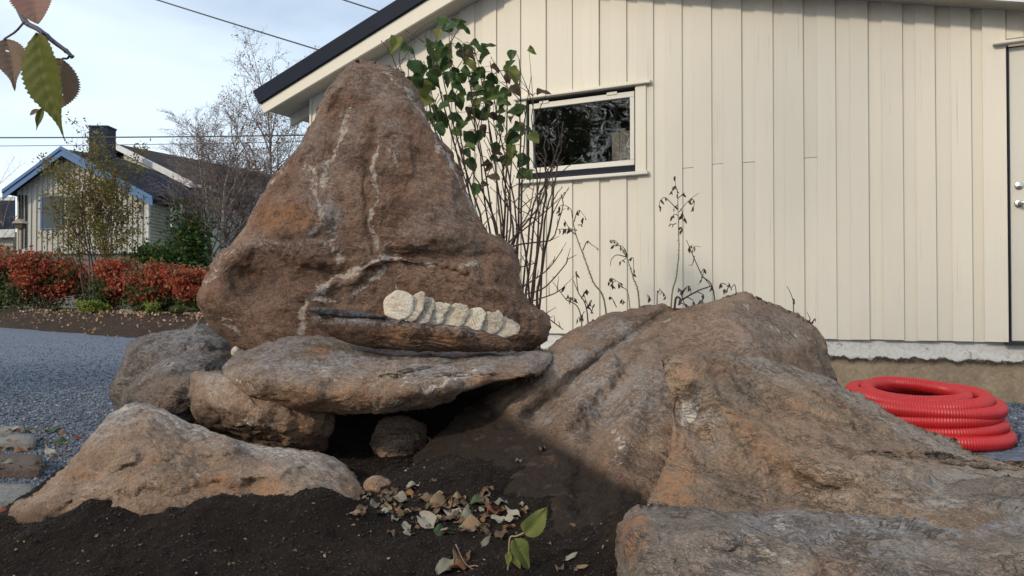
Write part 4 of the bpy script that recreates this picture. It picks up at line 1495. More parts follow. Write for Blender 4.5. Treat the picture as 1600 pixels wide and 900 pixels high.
hs, hz = wall_hit(1592, 318, .02)
mb = MB(); disc(mb, W(hs, .012, hz), .028, .014)
c = W(hs, .026, hz)
mb.tube([c, c + WN * .045, c + WN * .052 + WD * .012, c + WN * .052 + WD * .12], [.010, .010, .011, .010], 12)
mb.build('handle', M_STEEL, door, smooth=True)
hs, hz = wall_hit(1592, 290, .02)
mb = MB(); disc(mb, W(hs, .012, hz), .027, .014); disc(mb, W(hs, .026, hz), .012, .006, 16)
mb.build('lock', M_STEEL, door, smooth=True)

# ================================================================== red corrugated conduit coil
def coil():
    m, t, bs = new_mat('red_plastic')
    n = noise(t, geopos(t), 12, 4)
    c = mixc(t, n, (0.38, 0.010, 0.012), (0.49, 0.016, 0.018))
    c = mixc(t, mrange(t, noise(t, geopos(t), 30, 6, .7), .6, .75, 0, .25), c, (0.42, 0.16, 0.12))
    put(t, bs, Base_Color=c, Roughness=0.42)
    C = P(1450, 652, 4.38); cx, cy = C.x, C.y
    rad = 0.040
    path = []
    # spiral: bottom layers wide, top loops smaller and pushed to the left
    loops = [(0.395, 0.040, .02, 0), (0.365, 0.094, -.01, .0), (0.352, 0.146, -.02, .0), (0.365, 0.196, -.01, .0), (0.335, 0.236, -.055, .0), (0.262, 0.246, -.065, .0)]
    N = 900
    for k, (r0, z0, ox, oy) in enumerate(loops):
        nx = loops[min(k + 1, len(loops) - 1)]
        for i in range(N):
            u = i / N
            e = max(0.0, (u - .72) / .28); e = e * e * (3 - 2 * e)
            r = (r0 + (nx[0] - r0) * e) * .94; z = z0 + (nx[1] - z0) * e; xx = ox + (nx[2] - ox) * e
            a = 2 * math.pi * u + 2.2
            wv = 1 + .03 * math.sin(2 * a + k * 2.3) + .02 * math.sin(3 * a + k * 1.3)
            path.append((cx + xx + r * wv * math.cos(a), cy + r * wv * math.sin(a), z * (1 + .11 * math.sin(a) * z / .26) + .006 * math.sin(2 * a + k * 2.1)))
    path = np.array(path)
    seg = np.linalg.norm(np.diff(path, axis=0), axis=1)
    s = np.concatenate([[0], np.cumsum(seg)])
    pitch = 0.0135
    nr = int(s[-1] / pitch)
    us = []
    rr = []
    for i in range(nr):
        for d, f in ((0, .90), (.22, 1.0), (.62, 1.0), (.84, .90)):
            us.append((i + d) * pitch); rr.append(rad * f)
    us = np.array(us); rr = np.array(rr)
    pts = np.stack([np.interp(us, s, path[:, j]) for j in range(3)], -1)
    k = 14
    tg = np.gradient(pts, axis=0); tg /= np.linalg.norm(tg, axis=1)[:, None]
    up = np.array([0, 0, 1.0])
    a = np.cross(tg, up); a /= np.linalg.norm(a, axis=1)[:, None]
    b = np.cross(a, tg)
    an = np.arange(k) / k * 2 * math.pi
    V = pts[:, None, :] + rr[:, None, None] * (np.cos(an)[None, :, None] * a[:, None, :] + np.sin(an)[None, :, None] * b[:, None, :])
    n = len(pts)
    i = (np.arange(n - 1)[:, None] * k + np.arange(k)[None]).ravel()
    i2 = (np.arange(n - 1)[:, None] * k + (np.arange(k)[None] + 1) % k).ravel()
    F = np.stack([i, i2, i2 + k, i + k], -1)
    o = mk('conduit_coil', V.reshape(-1, 3), F, m)
    return tag(o, 'coil of bright red corrugated plastic hose beside the house wall', 'hose coil')


coil()

# ================================================================== leaves and plants
def leaf_geo(L, Wd, shape='oval', serr=0.0, fold=0.15, curl=0.2, ns=12, nc=5, wav=0.0, seed=0, holes=(), rib=0.0):
    """blade along +Y, midrib fold, curl of the tip; returns verts, faces"""
    r = random.Random(seed)
    vs, fs = [], []
    for i in range(ns + 1):
        t = i / ns
        if shape == 'oval':
            w = math.sin(math.pi * min(1, t ** 0.85)) ** 0.75
        elif shape == 'round':
            w = math.sqrt(max(0, 1 - (2 * t - 1) ** 2)) * (1.02 - .15 * t)
        elif shape == 'heart':
            w = (math.sin(math.pi * t ** 0.62) ** 0.8) if t > 0 else 0.25
        else:   # long pointed tip
            w = math.sin(math.pi * t ** 0.72) ** 1.0 * (1 - .25 * t) * (1 - .45 * float(sstep(.55, .85, t))) + .02 * (t > .9)
        w = max(w, 0.02) * Wd / 2
        if serr and 0 < i < ns:
            w *= 1 + serr * (1 if i % 2 else -1)
        for j in range(nc):
            u = -1 + 2 * j / (nc - 1)
            z = fold * abs(u) * w - curl * L * t * t + wav * L * math.sin(t * 9 + u * 2 + seed) * abs(u)
            if rib:
                z += rib * L * abs(math.sin((t - .16 * abs(u)) * math.pi * 9)) * (1 - abs(u) ** 3) * (1 if u else .2)
            vs.append((u * w + .04 * L * math.sin(2.2 * t + seed), t * L + (0.3 * serr * L / ns if abs(u) == 1 else 0), z))
    for i in range(ns):
        for j in range(nc - 1):
            if (i, j) in holes:
                continue
            a = i * nc + j
            fs.append([a, a + 1, a + nc + 1, a + nc])
    return vs, fs


def leaf_mesh(name, mat, *a, stalk=0.0, stalk_r=0.0008, **k):
    v, f = leaf_geo(*a, **k)
    if stalk:
        mb = MB(); mb.v = list(v); mb.f = list(f)
        mb.tube([(0, 0.01, 0.0), (0, -stalk * .5, 0.002), (0.1 * stalk, -stalk, 0.004)], [stalk_r * .9, stalk_r, stalk_r], 4)
        v, f = mb.v, mb.f
    me = bpy.data.meshes.new(name)
    me.from_pydata([tuple(p) for p in v], [], f)
    me.update()
    me.polygons.foreach_set('use_smooth', np.ones(len(me.polygons), dtype=bool))
    me.materials.append(mat)
    return me


def frame(pos, ydir, zdir, sc=1.0):
    y = Vector(ydir).normalized()
    z = Vector(zdir)
    z = z - y * z.dot(y)
    z = z.normalized() if z.length > 1e-5 else y.orthogonal().normalized()
    x = y.cross(z)
    m = Matrix(((x.x, y.x, z.x, pos[0]), (x.y, y.y, z.y, pos[1]), (x.z, y.z, z.z, pos[2]), (0, 0, 0, 1)))
    return m @ Matrix.Diagonal((sc, sc, sc, 1))


def put_leaf(name, me, pos, ydir, zdir, sc=1.0, parent=None):
    o = bpy.data.objects.new(name, me)
    COL.objects.link(o)
    p = Vector(pos)
    if parent is not None:
        o.parent = parent
        p = p - WORLD_AT[parent.name]
    o.matrix_basis = frame(p, ydir, zdir, sc)
    return o


M_TWIG = plain_mat('brown_twig', (0.055, 0.036, 0.028), 0.8, 0.35, 30)
M_TWIG_RED = plain_mat('reddish_twig', (0.072, 0.042, 0.032), 0.7, 0.35, 30)
M_ROSE = plain_mat('green_cane', (0.19, 0.19, 0.085), 0.6, 0.3, 22)
M_DRY = plain_mat('dry_leaf', (0.075, 0.05, 0.04), 0.8, 0.4, 30)

# ------------------------------------------------------------------ leafy bush before the house wall
M_BL = leaf_mat('bush_leaf_dark', [(0, (0.022, 0.060, 0.020)), (0.5, (0.045, 0.10, 0.028)), (1, (0.10, 0.15, 0.042))], 0.42, 0.18, 0.5, True)
M_BY = leaf_mat('bush_leaf_yellowish', [(0, (0.12, 0.16, 0.035)), (1, (0.20, 0.21, 0.06))], 0.5, 0.35, 0.6, True)
M_BG = leaf_mat('bush_leaf_fresh', [(0, (0.09, 0.19, 0.03)), (1, (0.14, 0.24, 0.045))], 0.45, 0.4, 0.25, True)
M_BB = leaf_mat('bush_leaf_withered', [(0, (0.075, 0.05, 0.035)), (1, (0.14, 0.09, 0.06))], 0.7, 0.2, 0.5, True)
kinds = {'d': M_BL, 'y': M_BY, 'g': M_BG, 'b': M_BB}
LM = {}
for k, m in kinds.items():
    LM[k] = [leaf_mesh('bush_leaf', m, 1.0, 0.9 - .12 * (s % 3), 'round' if s % 2 else 'heart', fold=.3 + .25 * s, curl=.15 + .16 * s if k != 'b' else .6, ns=12, nc=7, wav=.05 + .03 * s, serr=.05, seed=s) for s in range(4)]

BUSH_Y = 5.0
bush_base = P(800, 560, BUSH_Y); bush_base.z = 0.02
bush = empty('leafy_bush', bush_base)
tag(bush, 'tall bush with dark green leaves and bare stems between standing stone and window', 'bush')
rb = random.Random(21)
stem_tops = [((604, 62), 760), ((622, 95), 765), ((648, 150), 772), ((662, 45), 775), ((700, 45), 778), ((722, 70), 782), ((690, 110), 770), ((745, 85), 786), ((765, 95), 790), ((812, 93), 795), ((700, 190), 775),
             ((735, 150), 785), ((790, 110), 800), ((820, 165), 806), ((832, 150), 812), ((850, 205), 816), ((805, 190), 796), ((770, 190), 790), ((880, 190), 815), ((845, 255), 815), ((660, 190), 768), ((730, 250), 780),
             ((862, 262), 822), ((785, 250), 795), ((640, 60), 770), ((672, 130), 776), ((755, 130), 792), ((880, 212), 818)]
stem_pts = []
for i, ((tx, ty), bx_) in enumerate(stem_tops):
    yb = BUSH_Y + rb.uniform(-.12, .22)
    yt = BUSH_Y + rb.uniform(-.35, .30)
    bx2 = bx_ + rb.uniform(-12, 25)
    ctrl = [P(bx2, 620, yb), P(bx2 + (tx - bx2) * .10 + rb.uniform(-6, 6), 480, yb), P(bx2 + (tx - bx2) * .38 + rb.uniform(-12, 12), 350 + rb.uniform(-20, 20), yb + (yt - yb) * .5),
            P(bx2 + (tx - bx2) * .78 + rb.uniform(-6, 6), ty + (350 - ty) * .38, yt), P(tx, ty, yt)]
    if ctrl[0].z < 0.02: ctrl[0].z = 0.0
    pts = [Vector(p) for p in spline([tuple(c) for c in ctrl], 18)]
    pts = [p + Vector((rb.uniform(-.007, .007), rb.uniform(-.007, .007), 0)) for p in pts]
    rads = [0.0084 * (1 - .72 * k / 17) * rb.uniform(.9, 1.1) * (1 if i % 3 else 1.25) for k in range(18)]
    mb = MB(); mb.tube(pts, rads, 6)
    # side twigs with buds
    for k in range(6, 17):
        if rb.random() < .5:
            a = pts[k]; d = (pts[k] - pts[k - 1]).normalized()
            sd = Vector((rb.uniform(-1, 1), rb.uniform(-.6, .6), rb.uniform(.1, .9))).normalized()
            e = a + (d * .5 + sd) * rb.uniform(.05, .17)
            mb.tube([a, a.lerp(e, .55) + Vector((0, 0, .01)), e], [.0035, .0028, .0018], 4)
            mb.tube([e, e + d * .012], [.004, .001], 4)
    mb.build('stem', M_TWIG if i % 2 else M_TWIG_RED, bush, smooth=True)
    stem_pts += pts[4:]
# low bare branches reaching to the right
Zf = lambda l, x0=780, y0=260, k=3.0: [(x0 + a / k, y0 + b / k) for a, b in l]
for l in ([(10, 430), (60, 375), (180, 355), (250, 340), (280, 250), (300, 180), (290, 130)], [(60, 640), (120, 600), (210, 570), (310, 460), (318, 430)], [(60, 670), (130, 640), (250, 600), (300, 570)],
          [(50, 600), (140, 545), (230, 480), (297, 390)], [(20, 560), (60, 480), (110, 470), (180, 450)], [(150, 640), (215, 700), (300, 765)], [(20, 440), (80, 330), (160, 260), (240, 190), (272, 160)],
          [(10, 400), (120, 270), (190, 180), (235, 60), (250, 10)], [(30, 420), (90, 300), (140, 210), (165, 80)]):
    pts = [P(a, b, BUSH_Y - .1 + rb.uniform(-.1, .1)) for a, b in Zf(l)]
    pts = [Vector(p) for p in spline([tuple(q) for q in pts], 14)]
    mb = MB(); mb.tube(pts, [.0065 * (1 - .6 * k / 13) for k in range(14)], 5)
    for k in range(4, 13, 2):
        e = pts[k] + Vector((rb.uniform(-.06, .1), rb.uniform(-.05, .05), rb.uniform(.0, .1)))
        mb.tube([pts[k], e], [.0028, .0014], 4)
    mb.build('stem', M_TWIG_RED, bush, smooth=True)
leaf_list = [(170, 205, 1.25, 'y'), (375, 165, 1.1, 'y'), (400, 105, 1, 'd'), (425, 125, .9, 'd'), (465, 105, .9, 'd'), (495, 133, 1, 'd'), (555, 215, 1, 'd'), (605, 215, .9, 'd'), (585, 262, 1, 'd'), (388, 270, 1.5, 'd'),
             (350, 300, 1.0, 'd'), (235, 232, 1.05, 'd'), (270, 320, 1.25, 'd'), (300, 345, 1.1, 'd'), (255, 390, 1, 'd'), (310, 420, 1.2, 'y'), (318, 465, 1.15, 'y'), (352, 365, 1.1, 'd'), (345, 220, 1, 'd'), (380, 215, .9, 'd'),
             (430, 235, 1, 'd'), (490, 262, 1.1, 'd'), (515, 240, .9, 'd'), (522, 305, .95, 'y'), (420, 365, 1, 'd'), (460, 370, .9, 'd'), (500, 360, .8, 'd'), (550, 360, .8, 'd'), (545, 400, .9, 'd'), (628, 380, .9, 'd'),
             (640, 315, .8, 'b'), (700, 360, .9, 'b'), (735, 370, .7, 'b'), (738, 415, 1, 'b'), (690, 432, .9, 'd'), (640, 440, 1, 'd'), (590, 452, 1, 'y'), (560, 480, .8, 'y'), (440, 450, 1, 'd'), (470, 472, .9, 'd'), (425, 465, .8, 'd'),
             (395, 500, .9, 'd'), (682, 480, .9, 'd'), (670, 470, .8, 'd'), (450, 560, 1, 'd'), (482, 590, .95, 'd'), (460, 620, .9, 'g'), (530, 650, 1, 'd'), (385, 560, 1, 'd'), (330, 550, .8, 'd'), (350, 560, .8, 'd'), (385, 600, .9, 'd'),
             (730, 630, .95, 'g'), (825, 645, .95, 'y'), (722, 708, .95, 'g'), (690, 745, .8, 'd'), (650, 715, .8, 'b'), (772, 752, .9, 'd'), (760, 740, .7, 'g'), (862, 430, 1.0, 'b'), (715, 550, .8, 'b'), (522, 520, .9, 'b'),
             (610, 490, .8, 'b'), (590, 612, 1.0, 'b'), (600, 765, .8, 'b'), (640, 830, .9, 'b'), (805, 825, .9, 'd'), (745, 592, .9, 'd'), (700, 650, .7, 'b'), (765, 605, .8, 'd'), (640, 745, .7, 'd'), (510, 625, .7, 'd'),
             (560, 440, .7, 'd'), (600, 470, .8, 'd'), (420, 130, .8, 'd'), (480, 225, .8, 'd'), (410, 300, .9, 'd'), (620, 410, .8, 'd'), (590, 860, .6, 'b'), (915, 780, .35, 'b'), (645, 690, .7, 'd'), (505, 335, .8, 'd'), (570, 345, .7, 'd'),
             (440, 345, .9, 'd'), (465, 405, .9, 'd'), (375, 330, .9, 'd'), (285, 395, 1.0, 'd'), (330, 395, 1.0, 'd')]
for _ in range(56):
    lx, ly = rb.gauss(540, 170), rb.gauss(470, 190)
    if ly < 90 or lx < 140 or (lx < 330 and ly > 500):
        continue
    leaf_list.append((lx, ly, rb.uniform(.6, 1.0), rb.choice('dddddyb')))
SP = np.array([tuple(p) for p in stem_pts])
for (lx, ly, sc, kd) in leaf_list:
    c = P(560 + lx / 3.0, ly / 3.0, BUSH_Y + rb.uniform(-.3, .2))
    L = 0.094 * sc * (.8 if kd == 'b' else 1)
    yd = Vector((rb.uniform(-1, 1), rb.uniform(-.5, .3), rb.uniform(-1.0, .25)))
    zd = Vector((rb.uniform(-.7, .7), -1.0, rb.uniform(.0, .9)))
    yd.normalize()
    base = c - yd * L * .5
    i = int(np.argmin(((SP - np.array(base)) ** 2).sum(1)))
    q = Vector(SP[i])
    mb = MB(); mb.tube([q, q.lerp(base, .5) + Vector((0, 0, .012)), base], [.0024, .0019, .0014], 4)
    mb.build('leaf_stalk', M_TWIG_RED, bush, smooth=True)
    put_leaf('leaf', rb.choice(LM[kd]), base, yd, zd, L, bush)

# ------------------------------------------------------------------ withered rose canes behind the boulder
dry_me = [leaf_mesh('dry_leaf', M_DRY, 1.0, .42, 'oval', fold=.6, curl=.5, ns=6, nc=3, seed=s) for s in range(3)]


def cane(label, main, subs, Y, thorny=True, droop=True, mat=None, r0=.0062):
    pts = [P(a, b, Y) for a, b in Zf(main)]
    base = Vector(pts[0]); base.z = min(base.z, .3)
    down = Vector((pts[0].x, pts[0].y, 0.02))
    pts = [down] + pts
    root = empty('rose_cane', down)
    tag(root, label, 'rose cane', 'withered rose canes behind the boulders')
    P2 = [Vector(p) for p in spline([tuple(q) for q in pts], 26)]
    n = len(P2)
    mb = MB(); mb.tube(P2, [r0 * (1 - .65 * k / (n - 1)) for k in range(n)], 6)
    if thorny:
        for k in range(6, n - 4):
            for _ in range(2):
                a = P2[k].lerp(P2[k + 1], rb.random())
                d = Vector((rb.choice((-1, 1)) * rb.uniform(.5, 1), rb.uniform(-.6, .6), rb.uniform(-.4, .2)))
                mb.tube([a, a + d * .014], [.003, .0006], 3)
    mb.build('stem', mat or M_ROSE, root, smooth=True)
    for sb in subs:
        sp = [P(a, b, Y + rb.uniform(-.04, .04)) for a, b in Zf(sb)]
        sp = [Vector(p) for p in spline([tuple(q) for q in sp], 10)]
        mb = MB(); mb.tube(sp, [.0032 * (1 - .55 * k / 9) for k in range(10)], 4)
        mb.build('twig', M_TWIG_RED, root, smooth=True)
        for k in range(3, 10):
            if rb.random() < .42:
                put_leaf('dry_leaf', rb.choice(dry_me), sp[k], (rb.uniform(-.6, .6), rb.uniform(-.5, .5), -1), (rb.uniform(-1, 1), -1, .2), rb.uniform(.018, .036), root)
    return root


cane('withered rose cane leaning left, its drooping tip near the bush branches', [(500, 675), (440, 540), (400, 430), (360, 320), (340, 225)],
     [[(345, 240), (335, 200), (300, 180), (278, 195), (285, 215)], [(350, 260), (372, 205), (405, 240)], [(365, 300), (330, 290), (305, 250)], [(360, 320), (320, 295), (270, 295)], [(392, 395), (412, 350), (430, 365), (458, 382)], [(370, 275), (390, 270), (395, 240)]], 4.9)
cane('short withered rose cane with curled dry leaves, between the two tallest canes', [(657, 655), (628, 520), (600, 430)],
     [[(600, 430), (570, 380), (545, 350), (520, 345)], [(598, 425), (550, 415), (525, 440), (522, 465)], [(600, 430), (590, 390), (570, 370)], [(605, 440), (628, 430), (630, 500)], [(595, 430), (580, 440), (570, 445)], [(560, 372), (535, 370), (522, 385)]], 5.0)
cane('tallest withered rose cane, upright, with a tuft of dead leaves on top', [(806, 655), (830, 520), (842, 400), (840, 280), (838, 200)],
     [[(838, 200), (836, 130), (828, 90), (825, 45)], [(838, 205), (800, 165), (775, 145), (752, 165), (752, 195)], [(842, 215), (870, 180), (900, 150), (935, 125)], [(838, 150), (860, 130), (868, 120)], [(836, 110), (815, 95), (810, 120)],
      [(840, 230), (820, 225), (800, 255)], [(842, 240), (862, 230), (872, 245)], [(838, 180), (822, 190), (815, 215)], [(900, 150), (915, 165), (910, 195)], [(842, 290), (855, 285), (852, 300)], [(830, 268), (812, 272), (800, 268)], [(850, 200), (858, 215), (850, 235)]], 5.0)
cane('withered rose cane leaning left out from the boulder peak', [(1010, 622), (950, 510), (905, 410), (878, 345)],
     [[(905, 405), (915, 375), (945, 378)], [(915, 420), (905, 460), (888, 462)], [(945, 500), (960, 480), (950, 530), (930, 555)], [(960, 520), (990, 560), (1000, 565)], [(900, 400), (890, 380), (910, 365)]], 5.05, thorny=False, mat=M_TWIG, r0=.005)
cane('thick dark thorny cane lying low over the notch of the boulder', [(822, 662), (860, 625), (900, 600), (950, 575), (1000, 560)],
     [[(860, 625), (850, 580), (835, 570)], [(880, 612), (910, 630), (900, 655)], [(900, 600), (890, 560), (850, 590)], [(850, 640), (880, 650), (895, 665)], [(930, 588), (955, 600), (960, 610)], [(840, 650), (850, 620), (870, 640)]], 4.8, thorny=True, mat=M_TWIG, r0=.008)
cane('bare twig cluster rising left of the withered canes', [(415, 712), (370, 590), (345, 530)], [[(440, 690), (410, 640), (395, 590)], [(385, 620), (400, 590), (412, 575)], [(370, 590), (362, 520), (362, 490)], [(430, 690), (440, 660), (448, 645)], [(400, 680), (385, 700), (365, 715)], [(420, 660), (425, 640), (430, 625)]], 4.85, False, mat=M_TWIG, r0=.005)
cane('thin bare branch with buds leaning left beside the bush', [(385, 716), (310, 620), (250, 540)], [[(310, 620), (340, 615), (365, 625)], [(330, 645), (325, 610), (320, 600)], [(290, 590), (300, 570), (305, 560)]], 4.8, False, mat=M_TWIG_RED, r0=.0045)
cane('small drooping rose shoot between the leaning and the short cane', [(612, 657), (575, 560), (540, 530)], [[(540, 530), (520, 525), (515, 545)], [(545, 535), (530, 550), (535, 560)], [(580, 570), (560, 550), (570, 545)], [(590, 640), (575, 625), (570, 630)], [(550, 660), (530, 620), (520, 610)]], 5.0, False, r0=.004)
cane('pair of thin dry shoots left of the tallest cane', [(740, 640), (748, 590), (755, 570)], [[(755, 580), (770, 595), (780, 610)], [(700, 640), (702, 610), (690, 600)], [(752, 600), (765, 590), (775, 600)]], 4.95, False, mat=M_TWIG, r0=.004)
cane('thin curled shoot just right of the boulder peak', [(1112, 612), (1085, 570), (1060, 552)], [[(1060, 552), (1040, 548), (1048, 565)], [(1090, 580), (1080, 555), (1075, 545)], [(1150, 620), (1148, 600), (1143, 582)], [(1075, 565), (1065, 580), (1055, 575)]], 4.7, False, mat=M_TWIG, r0=.0035)
cane('green leafed shoot above the right shoulder of the boulder', [(1380, 702), (1375, 620), (1348, 560)], [[(1375, 690), (1350, 695), (1335, 680)], [(1385, 700), (1400, 705), (1405, 700)], [(1376, 640), (1385, 630), (1380, 620)], [(1370, 700), (1355, 690), (1340, 690)]], 4.6, False, mat=M_TWIG_RED, r0=.004)
cane('bare forked twig at the right end of the boulder skyline', [(1450, 772), (1458, 720), (1442, 682)], [[(1458, 740), (1470, 725), (1478, 712)], [(1455, 745), (1448, 730), (1440, 735)]], 4.6, False, mat=M_TWIG_RED, r0=.004)

# ------------------------------------------------------------------ cherry twig hanging into the picture, top left
M_CH_G = leaf_mat('cherry_leaf_olive', [(0, (0.12, 0.135, 0.022)), (1, (0.12, 0.135, 0.022))], 0.5, 0.35, 0.30, True)
M_CH_P = leaf_mat('cherry_leaf_pink', [(0, (0.34, 0.185, 0.155)), (1, (0.36, 0.20, 0.165))], 0.55, 0.40, 0.30, True)
M_CH_B = leaf_mat('cherry_leaf_brown', [(0, (0.25, 0.16, 0.12)), (1, (0.29, 0.19, 0.14))], 0.6, 0.35, 0.45, True)
M_CHT = plain_mat('cherry_twig', (0.085, 0.075, 0.10), 0.6, 0.3, 60)
CY = 0.80
br = empty('cherry_twig', P(60, 20, CY))
tag(br, 'twig with reddish and green toothed leaves hanging from the top left corner', 'twig')
mb = MB()
pts = [Vector(p) for p in spline([tuple(P(a, b, CY + d)) for a, b, d in ((5, -50, .03), (20, -10, .02), (38, 32, .01), (60, 46, 0), (85, 66, 0), (104, 80, .0), (113, 89, .0))], 30)]
mb.tube(pts, [.0032 - .0014 * k / 29 + (.0006 if k % 7 == 3 else 0) for k in range(30)], 8)
mb.tube([pts[-1], pts[-1] + (pts[-1] - pts[-2]) * .6], [.0026, .0012], 8)
mb.build('stem', M_CHT, br, smooth=True)


def ch_leaf(mat, base, tip, wid, Y0, Y1, shape='pointed', tilt=(0, -1, .2), seed=1, stalk_from=None, curl=.04, fold=.3, holes=(), wav=.012, serr=.055):
    a, b = P(base[0], base[1], Y0), P(tip[0], tip[1], Y1)
    L = (b - a).length
    v, f = leaf_geo(L, wid / F_PX * Y0, shape, serr, fold, curl, 44, 11, wav, seed, holes, .016)
    M = frame(a, b - a, tilt)
    v = [M @ Vector(p) for p in v]
    o = mk('leaf', v, f, mat, br)
    if stalk_from:
        s0 = P(stalk_from[0], stalk_from[1], CY)
        mid = s0.lerp(a, .5) + Vector((.0015, 0, -.001))
        mb = MB(); mb.tube([Vector(p) for p in spline([tuple(s0), tuple(mid), tuple(a), tuple(a.lerp(b, .12))], 9)], [.0011] * 9, 6)
        mb.build('leaf_stalk', M_CHT, o, smooth=True)
    return o


hl = [(30, 3), (31, 3), (22, 8)]
ch_leaf(M_CH_G, (64, 50), (98, 219), 74, CY - .01, CY - .012, 'pointed', (-.25, -1, .15), 1, (70, 54), .03, .35)
ch_leaf(M_CH_B, (97, 92), (78, 172), 74, CY + .012, CY + .015, 'oval', (.3, -1, .2), 2, (108, 88), .05, .25, [(28, 3), (29, 3), (28, 4), (29, 4), (14, 8), (20, 9), (21, 9)])
ch_leaf(M_CH_P, (45, -34), (54, 36), 64, CY + .005, CY - .004, 'oval', (.1, -1, .25), 3, (20, -12), .05, .3, [(12, 8)])
ch_leaf(M_CH_B, (6, 62), (22, 140), 50, CY + .01, CY - .005, 'pointed', (.5, -1, .2), 4, (38, 34), .04, .4, [(10, 5)])
ch_leaf(M_CH_P, (54, 84), (27, 98), 22, CY + .02, CY + .02, 'oval', (0, -1, .6), 5, None, .05, .4)
ch_leaf(M_CH_G, (66, 168), (58, 205), 12, CY + .02, CY + .02, 'pointed', (.4, -1, .1), 6, None, .03, .5)
ch_leaf(M_CH_B, (62, 172), (46, 180), 8, CY + .02, CY + .02, 'oval', (.4, -1, .3), 7, None, .03, .5)

# ------------------------------------------------------------------ fallen leaves on the soil
deps = bpy.context.evaluated_depsgraph_get()
deps.update()


def hit(px, py):
    d = (P(px, py, 1.0) - CAM).normalized()
    ok, loc, nor, _, ob, _ = SC.ray_cast(deps, CAM, d)
    if not ok or loc.y > 30:
        return None, None
    return loc, nor


def flm(name, a, b, spots=.4, tr=.15):
    return leaf_mat(name, [(0, a), (1, b)], .75, tr, spots, True)


FM = {'grey': flm('fallen_grey', (0.17, 0.165, 0.13), (0.25, 0.235, 0.19), .4), 'tan': flm('fallen_tan', (0.24, 0.16, 0.10), (0.34, 0.235, 0.155), .35), 'orange': flm('fallen_orange', (0.22, 0.10, 0.05), (0.30, 0.15, 0.07), .3),
      'red': flm('fallen_red', (0.20, 0.05, 0.035), (0.28, 0.08, 0.05), .3), 'brown': flm('fallen_brown', (0.10, 0.06, 0.042), (0.18, 0.115, 0.085), .4), 'green': flm('fallen_green', (0.035, 0.075, 0.04), (0.06, 0.10, 0.05), .3),
      'pale': flm('fallen_pale', (0.30, 0.27, 0.22), (0.40, 0.36, 0.30), .35), 'lime': flm('seedling_green', (0.15, 0.175, 0.045), (0.20, 0.22, 0.065), .8, .35)}
FL = {k: [leaf_mesh('fallen_leaf', m, 1.0, .48 + .1 * (s % 3), 'oval' if s % 2 else 'pointed', fold=.12 + .25 * (s % 3), curl=-.22 + .14 * s, ns=14, nc=7, wav=.06 + .03 * s, serr=.04, seed=s + 3, rib=.02, stalk=.18 if s < 3 else 0, stalk_r=.014) for s in range(5)] for k, m in FM.items()}
rl = random.Random(4)


def fallen(px, py, size, kind, label, group=None, up=None, lift=.004, ang=None, idx=None):
    loc, nor = hit(px, py)
    if loc is None:
        return None
    L = size / F_PX * loc.y
    a = ang if ang is not None else rl.uniform(0, 6.28)
    yd = Vector((math.cos(a), math.sin(a), rl.uniform(-.1, .35)))
    zd = Vector((rl.uniform(-.5, .5), rl.uniform(-.75, .1), 1)) + nor * .4
    if up is not None:
        yd = Vector(up[0]); zd = Vector(up[1])
    yd.normalize()
    me = FL[kind][idx if idx is not None else rl.randrange(5)]
    o = put_leaf('fallen_leaf', me, loc + Vector((0, 0, lift)) - yd * L * .5, yd, zd, L)
    return tag(o, label, 'leaf', group or 'fallen leaves on the soil')


